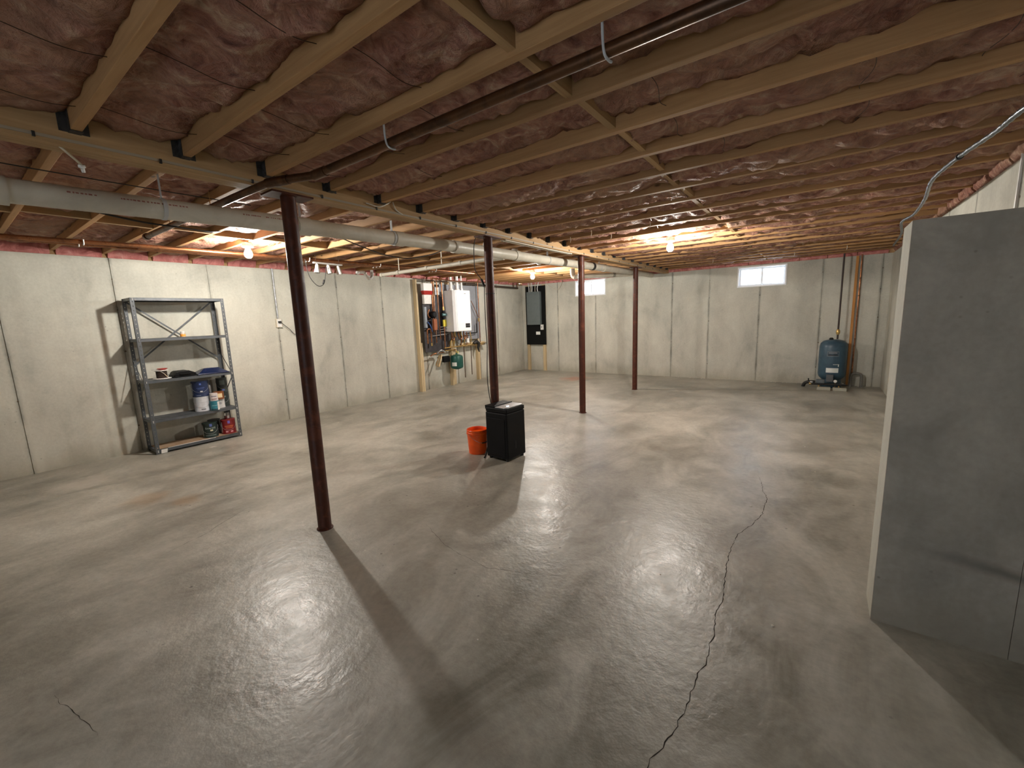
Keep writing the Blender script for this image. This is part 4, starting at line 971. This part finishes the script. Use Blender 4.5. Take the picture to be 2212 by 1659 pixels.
for z in (0.85, 1.25, 1.6, 1.9): ch(MB().lathe([(0.0135, -0.006), (0.0165, 0), (0.0135, 0.006)], (0.512, YF-0.03, z), 12).build('pipe_clip', M_bronze, cpv), cpv)
gp = MB().tube([(0.50, YF-0.10, 0.0), (0.50, YF-0.10, 0.19), (0.53, YF-0.10, 0.235), (0.60, YF-0.10, 0.24), (0.645, YF-0.10, 0.20), (0.65, YF-0.10, 0.0)], 0.022, 12, sub=4).build('grey_pipe_bend', cm((0.17, 0.16, 0.14), 0.5), None, label='grey pipe bend rising from the floor right of the batten', cat='pipe')
for x in (0.02, 0.24): MB().box(x, x+0.19, TY-0.42, TY-0.33, 0.0, 0.05).build('concrete_block', M_wall, None, bevel=0.006, label='flat concrete block on the floor in front of the tank, '+('left' if x < 0.1 else 'right')+' one', cat='block')
# ------------------------------------------------------------------ boiler corner on the left wall
def LW(u, v, off): return on(u, v, 0, XL+off)
fr = empty('stud_frame', (XL, 5.84, 0), label='pine stud frame standing against the left wall behind the boiler', cat='frame')
def st(x0, x1, y0, y1, z0, z1, nm='stud'): ch(MB().box(XL+x0, XL+x1, y0, y1, z0, z1).build(nm, M_stud, fr, bevel=0.002, fix=False), fr)
st(0.002, 0.091, 5.815, 5.853, 0, 2.262); st(0.002, 0.091, 6.72, 6.758, 0, 2.262); st(0.002, 0.040, 6.80, 6.888, 0, 0.93); st(0.002, 0.091, 7.62, 7.658, 0, 2.262); st(0.002, 0.040, 7.66, 7.748, 0, 0.82)
st(0.0925, 0.129, 6.98, 7.83, 0.825, 0.912, 'rail'); st(0.002, 0.091, 5.86, 5.898, 0, 1.0)
gb = MB().box(XL+0.093, XL+0.111, 6.44, 7.715, 0.985, 2.19).build('grey_backboard', M_greyply, None, label='grey painted plywood board on the studs behind the boiler', cat='board')
db = MB().box(XL+0.112, XL+0.128, 5.93, 6.62, 0.80, 1.93).build('dark_backboard', M_dark, None, label='dark plywood board left of the boiler behind the copper pipes', cat='board')
# boiler
BX = XL+0.13
bo = empty('boiler', (BX, 6.77, 1.195), label='white wall-hung boiler with a small black display, high on the left wall', cat='boiler')
w2, dpt, bh = 0.262, 0.325, 0.855
prof = [(0, -w2), (dpt-0.05, -w2), (dpt, -w2+0.045), (dpt, w2-0.03), (dpt-0.03, w2), (0, w2)]
MB().prism(prof, 0, bh).build('cabinet', M_enamel, bo, bevel=0.006)
MB().box(dpt+0.0005, dpt+0.008, -w2+0.062, w2-0.034, 0.012, bh-0.012).build('front_cover', M_enamel, bo, bevel=0.004)
MB().box(dpt+0.0085, dpt+0.011, 0.045, 0.185, 0.072, 0.162).build('display', cm((0.015, 0.015, 0.018), 0.15), bo)
for k in range(3): MB().box(dpt+0.0115, dpt+0.0125, 0.06+k*0.04, 0.078+k*0.04, 0.10, 0.135).build('button', cm((0.08, 0.08, 0.09), 0.3), bo)
MB().box(dpt+0.0085, dpt+0.0095, 0.04, 0.095, bh-0.075, bh-0.062).build('badge', cm((0.15, 0.15, 0.16), 0.3), bo)
for y, x in ((-0.125, 0.12), (0.045, 0.14)):
    MB().lathe([(0.052, 0), (0.052, 0.03), (0.036, 0.045), (0.036, 0.14), (0.031, 0.14), (0.031, JB-1.195-bh+0.06)], (x, y, bh), 18).build('vent_pipe', M_white, bo)
MB().lathe([(0.018, 0), (0.018, JB-1.195-bh+0.04)], (0.15, 0.17, bh), 14).build('air_pipe', M_white, bo)
MB().lathe([(0.02, 0), (0.02, 0.05), (0.009, 0.06), (0.009, 0.2)], (0.12, 0.225, bh), 12).build('vent_cap', M_white, bo)
for k, (y, m_) in enumerate(((-0.19, M_copper), (-0.10, M_brass), (0.0, M_copper), (0.09, M_brass), (0.18, M_copper))):
    MB().tube([(0.14, y, 0), (0.14, y, -0.08), (0.15, y+0.02, -0.12)], 0.013, 10, sub=3).build('connector', m_, bo)
# horizontal manifold and pipes
mp = empty('boiler_piping', (XL+0.19, 6.40, 0.855), label='copper and brass manifold with its risers under and left of the boiler', cat='pipe')
X = XL+0.195
def cp_(pts, r, m=M_copper, nm='pipe', sub=0, n=12, **k): return ch(MB().tube(pts, r, n, sub=sub).build(nm, m, mp, **k), mp)
cp_([(X, 6.40, 0.855), (X, 7.80, 0.875)], 0.016, M_brass, 'manifold')
cp_([(X, 6.42, 2.31), (X, 6.44, 1.72)], 0.013); cp_([(X, 6.44, 1.40), (X, 6.43, 0.86)], 0.013)
cp_([(X, 6.44, 1.72), (X, 6.44, 1.645)], 0.024, M_brass, 'valve'); cp_([(X, 6.44, 1.63), (X, 6.44, 1.47)], 0.032, M_black, 'pump_body', label='black pump body')
cp_([(X, 6.405, 1.555), (X+0.02, 6.49, 1.555)], 0.030, cm((0.12, 0.26, 0.27), 0.4), 'gauge', label='teal gauge')
ch(MB().box(X-0.005, X+0.02, 6.405, 6.49, 1.31, 1.45).build('tag', cm((0.62, 0.52, 0.05), 0.6), mp, label='yellow paper tag'), mp)
cp_([(X-0.02, 6.165, 2.31), (X-0.02, 6.165, 1.20)], 0.013); cp_([(X-0.02, 6.21, 2.31), (X-0.02, 6.21, 0.98)], 0.011); cp_([(X, 6.29, 2.31), (X, 6.31, 1.05)], 0.011)
cp_([(X-0.05, 6.25, 1.95), (X-0.05, 6.25, 1.03)], 0.008, M_galv)
for z in (1.30, 1.25, 1.20, 1.15): cp_([(X, 6.30, z), (X, 6.55, z+0.01)], 0.006, M_galv, 'bracket_rod')
cp_([(X, 6.08, 1.13), (X, 6.50, 1.14)], 0.007, M_galv, 'bracket_rod')
cp_([(X, 5.95, 0.98), (X, 5.95, 1.22), (X, 5.97, 1.27), (X, 6.03, 1.27), (X, 6.05, 1.22), (X, 6.05, 1.00)], 0.015, M_copper, 'return_bend', 4)
cp_([(X, 6.05, 0.99), (X, 6.05, 0.93)], 0.020, M_brass, 'valve')
for (y, z0) in ((7.00, 0.145), (7.235, 0.185)):
    cp_([(X+0.01, y, 0.85), (X+0.01, y, z0)], 0.0095, M_bronze, 'relief_drop')
for k, (y, w) in enumerate(((6.60, 0.07), (6.82, 0.09), (6.98, 0.06))):
    cp_([(X+0.05, y, 1.15), (X+0.05, y, 1.05), (X+0.05, y+w/2, 1.01), (X+0.05, y+w, 1.05), (X+0.05, y+w, 1.10)], 0.013, M_copper, 'loop', 4)
for k, y in enumerate((6.68, 6.90, 7.0, 7.1, 7.22)): cp_([(X+0.02, y, 1.16), (X+0.03, y+0.015, 1.0), (X, y+0.01, 0.865)], 0.012, M_copper if k % 2 else M_brass, 'riser', 3)
cp_([(X+0.02, 7.12, 1.02), (X+0.02, 7.13, 0.93)], 0.036, M_white, 'white_filter'); cp_([(X+0.03, 6.80, 0.99), (X+0.03, 6.83, 0.93)], 0.03, M_galv, 'valve')
cp_([(X, 6.58, 0.86), (X+0.02, 6.60, 1.0), (X, 6.66, 1.03), (X, 6.69, 0.9)], 0.014, M_brass, 'return_bend', 4)
cp_([(X, 7.585, 2.31), (X, 7.585, 0.90)], 0.010); cp_([(X, 7.57, 1.46), (X, 7.57, 1.38)], 0.022, M_brass, 'valve'); cp_([(X, 7.33, 1.85), (X, 7.40, 1.75), (X, 7.56, 1.48)], 0.008, M_copper, 'pipe', 4)
cp_([(X, 7.10, 1.13), (X, 7.45, 1.13), (X, 7.48, 1.16), (X, 7.48, 1.34)], 0.012, M_black, 'condensate_hose', 3)
cp_([(X+0.02, 7.33, 0.89), (X+0.03, 7.42, 0.93), (X+0.03, 7.50, 0.88), (X+0.02, 7.48, 0.78), (X+0.02, 7.51, 0.68)], [0.03]*1+[0.045]*1+[0.04]+[0.03]+[0.012], M_rubber, 'black_drain_valve')
cp_([(X, 7.74, 0.86), (X, 7.82, 0.865)], 0.022, M_galv, 'end_cap')
cp_([(X, 6.42, 0.80), (X, 6.75, 0.795)], 0.014, M_brass, 'lower_manifold'); cp_([(X+0.01, 6.36, 0.77), (X-0.01, 6.12, 0.76), (X-0.03, 6.02, 0.72)], 0.012, M_copper, 'pipe', 3)
cp_([(X+0.02, 6.22, 0.72), (X+0.03, 6.10, 0.52)], 0.010, M_brass, 'pipe'); cp_([(X, 6.18, 0.76), (X+0.03, 6.26, 0.82), (X+0.03, 6.34, 0.80)], 0.02, M_galv, 'valve', 3)
zb = empty('zone_controller', (XL+0.129, 6.03, 1.775), label='white control box with a red band, upper left of the boiler', cat='box')
MB().box(0, 0.085, -0.12, 0.115, 0.25, 0.41).build('cover', M_enamel, zb, bevel=0.008)
MB().box(0, 0.060, -0.10, 0.10, 0.0, 0.185).build('case', M_white, zb, bevel=0.006)
mb = MB(); mb.v = [(0.088, -0.13, 0.262), (0.088, 0.12, 0.262), (0.060, 0.13, 0.19), (0.060, -0.085, 0.182), (0, -0.13, 0.262), (0, 0.12, 0.262), (0, 0.13, 0.19), (0, -0.085, 0.182)]
mb.f = [(0, 3, 2, 1), (4, 5, 6, 7), (0, 1, 5, 4), (1, 2, 6, 5), (2, 3, 7, 6), (3, 0, 4, 7)]; mb.sm = [False]*6
mb.build('red_band', cm((0.42, 0.02, 0.015), 0.35), zb, label='red band')
lb = MB().box(XL+0.129, XL+0.18, 5.93, 5.985, 1.30, 1.72).build('relay_box', cm((0.28, 0.32, 0.37), 0.4), None, bevel=0.004, label='narrow blue grey box below the white control box with red band', cat='box')
cpm = empty('circulator_pump', (XL+0.19, 6.13, 1.56), label='black round circulator pump right below the white control box', cat='pump')
MB().lathe([(0.06, -0.05), (0.068, -0.03), (0.068, 0.05), (0.05, 0.07)], n=20, axis=(1, 0, 0)).build('motor', M_black, cpm)
MB().tube([(0, -0.09, 0.10), (0, -0.12, 0.06), (0, -0.12, -0.02), (0, -0.08, -0.06)], 0.014, 10, sub=4).build('copper_elbow', M_copper, cpm)
ab = MB().box(XL+0.20, XL+0.25, 6.10, 6.19, 1.25, 1.47).build('orange_box', cm((0.34, 0.10, 0.035), 0.5), None, bevel=0.004, label='orange brown box below the round circulator pump', cat='box')
cable([(XL+0.20, 5.97, 1.42), (XL+0.21, 6.02, 1.36), (XL+0.21, 6.05, 1.30), (XL+0.20, 6.08, 1.22)], 0.012, cm((0.03, 0.08, 0.25), 0.4), 'blue cable beside the orange brown box', name='cable')
for k, (y, r, h0, m_) in enumerate(((6.28, 0.045, 2.02, M_white), (6.62, 0.03, 2.10, M_black), (6.78, 0.03, 2.10, M_black), (7.38, 0.035, 2.22, M_galv))):
    pass
ju = MB().box(XL+0.129, XL+0.19, 6.24, 6.36, 1.96, 2.12).build('junction_box', cm((0.5, 0.52, 0.55), 0.4), None, bevel=0.004, label='pale grey junction box between the red banded box and the boiler', cat='box')
gt = empty('expansion_tank', (XL+0.26, 6.69, 0.37), label='dark green expansion tank hanging under the boiler', cat='tank')
M_green = spotty('green_tank_paint', (0.010, 0.085, 0.065), (0.008, 0.07, 0.055), 0.35, 8)
MB().lathe([(0.0, 0.0), (0.05, 0.004), (0.12, 0.03), (0.140, 0.06), (0.140, 0.26), (0.125, 0.30), (0.06, 0.325), (0.02, 0.33), (0.018, 0.36), (0.0, 0.36)], n=32).build('shell', M_green, gt)
GA = math.atan2(-6.69, 6.36)
patch(0.140, 0.11, 0.085, 0.165, GA-0.42).build('label', M_paper, gt, fix=False)
MB().tube([(0, 0, 0.35), (0, 0, 0.40), (-0.02, 0.0, 0.43), (-0.06, 0, 0.43)], 0.012, 10, sub=3).build('tank_elbow', M_brass, gt)
MB().box(-0.02, 0.02, 0.02, 0.055, 0.345, 0.395).build('yellow_tag', cm((0.55, 0.52, 0.2), 0.6), gt, label='yellow tag')
MB().box(XL+0.13, XL+0.20, 6.37, 6.55, 0.55, 0.68).build('pump_relay', M_black, None, bevel=0.01, label='black box tilted behind the green tank', cat='box')
MB().bar((XL+0.20, 6.19, 0.48), (XL+0.16, 6.33, 0.72), 0.03, 0.05, (1, 0, 0)).build('wood_offcut', M_stud, None, label='short slanting wood offcut left of the green tank', cat='wood')
# black iron pipe dropping out of the joists to the right of the boiler
bi = empty('iron_pipe', (XL+0.12, 7.35, 2.235), label='dark iron pipe along the top of the left wall from the boiler towards the corner', cat='pipe')
ch(MB().tube([(XL+0.12, 7.25, 2.225), (XL+0.12, 9.30, 2.20)], 0.022, 12).build('pipe', mat('dark_iron_pipe', (0.09, 0.07, 0.055), 0.5, 0.5), bi), bi)
for y in (9.12, 9.28): ch(MB().tube([(XL+0.12, y, 2.22), (XL+0.12, y, JB-0.001)], 0.012, 10).build('hanger_rod', M_bronze, bi), bi)
for k, (y, x) in enumerate(((7.0, 0.3), (7.5, 0.34), (6.6, 0.42), (8.0, 0.3))):
    pass
cable([(XL+0.36, 6.05, 2.27), (XL+0.38, 6.6, 2.24), (XL+0.36, 7.2, 2.25), (XL+0.35, 7.9, 2.27)], 0.012, M_copper, 'horizontal copper pipe just above the boiler vents', name='copper_pipe', sub=3)['category'] = 'pipe'
cable([(XL+0.25, 5.95, 2.235), (XL+0.25, 6.55, 2.235)], 0.011, M_bronze, 'short dark pipe above the white control box with red band', name='copper_pipe', sub=0)['category'] = 'pipe'
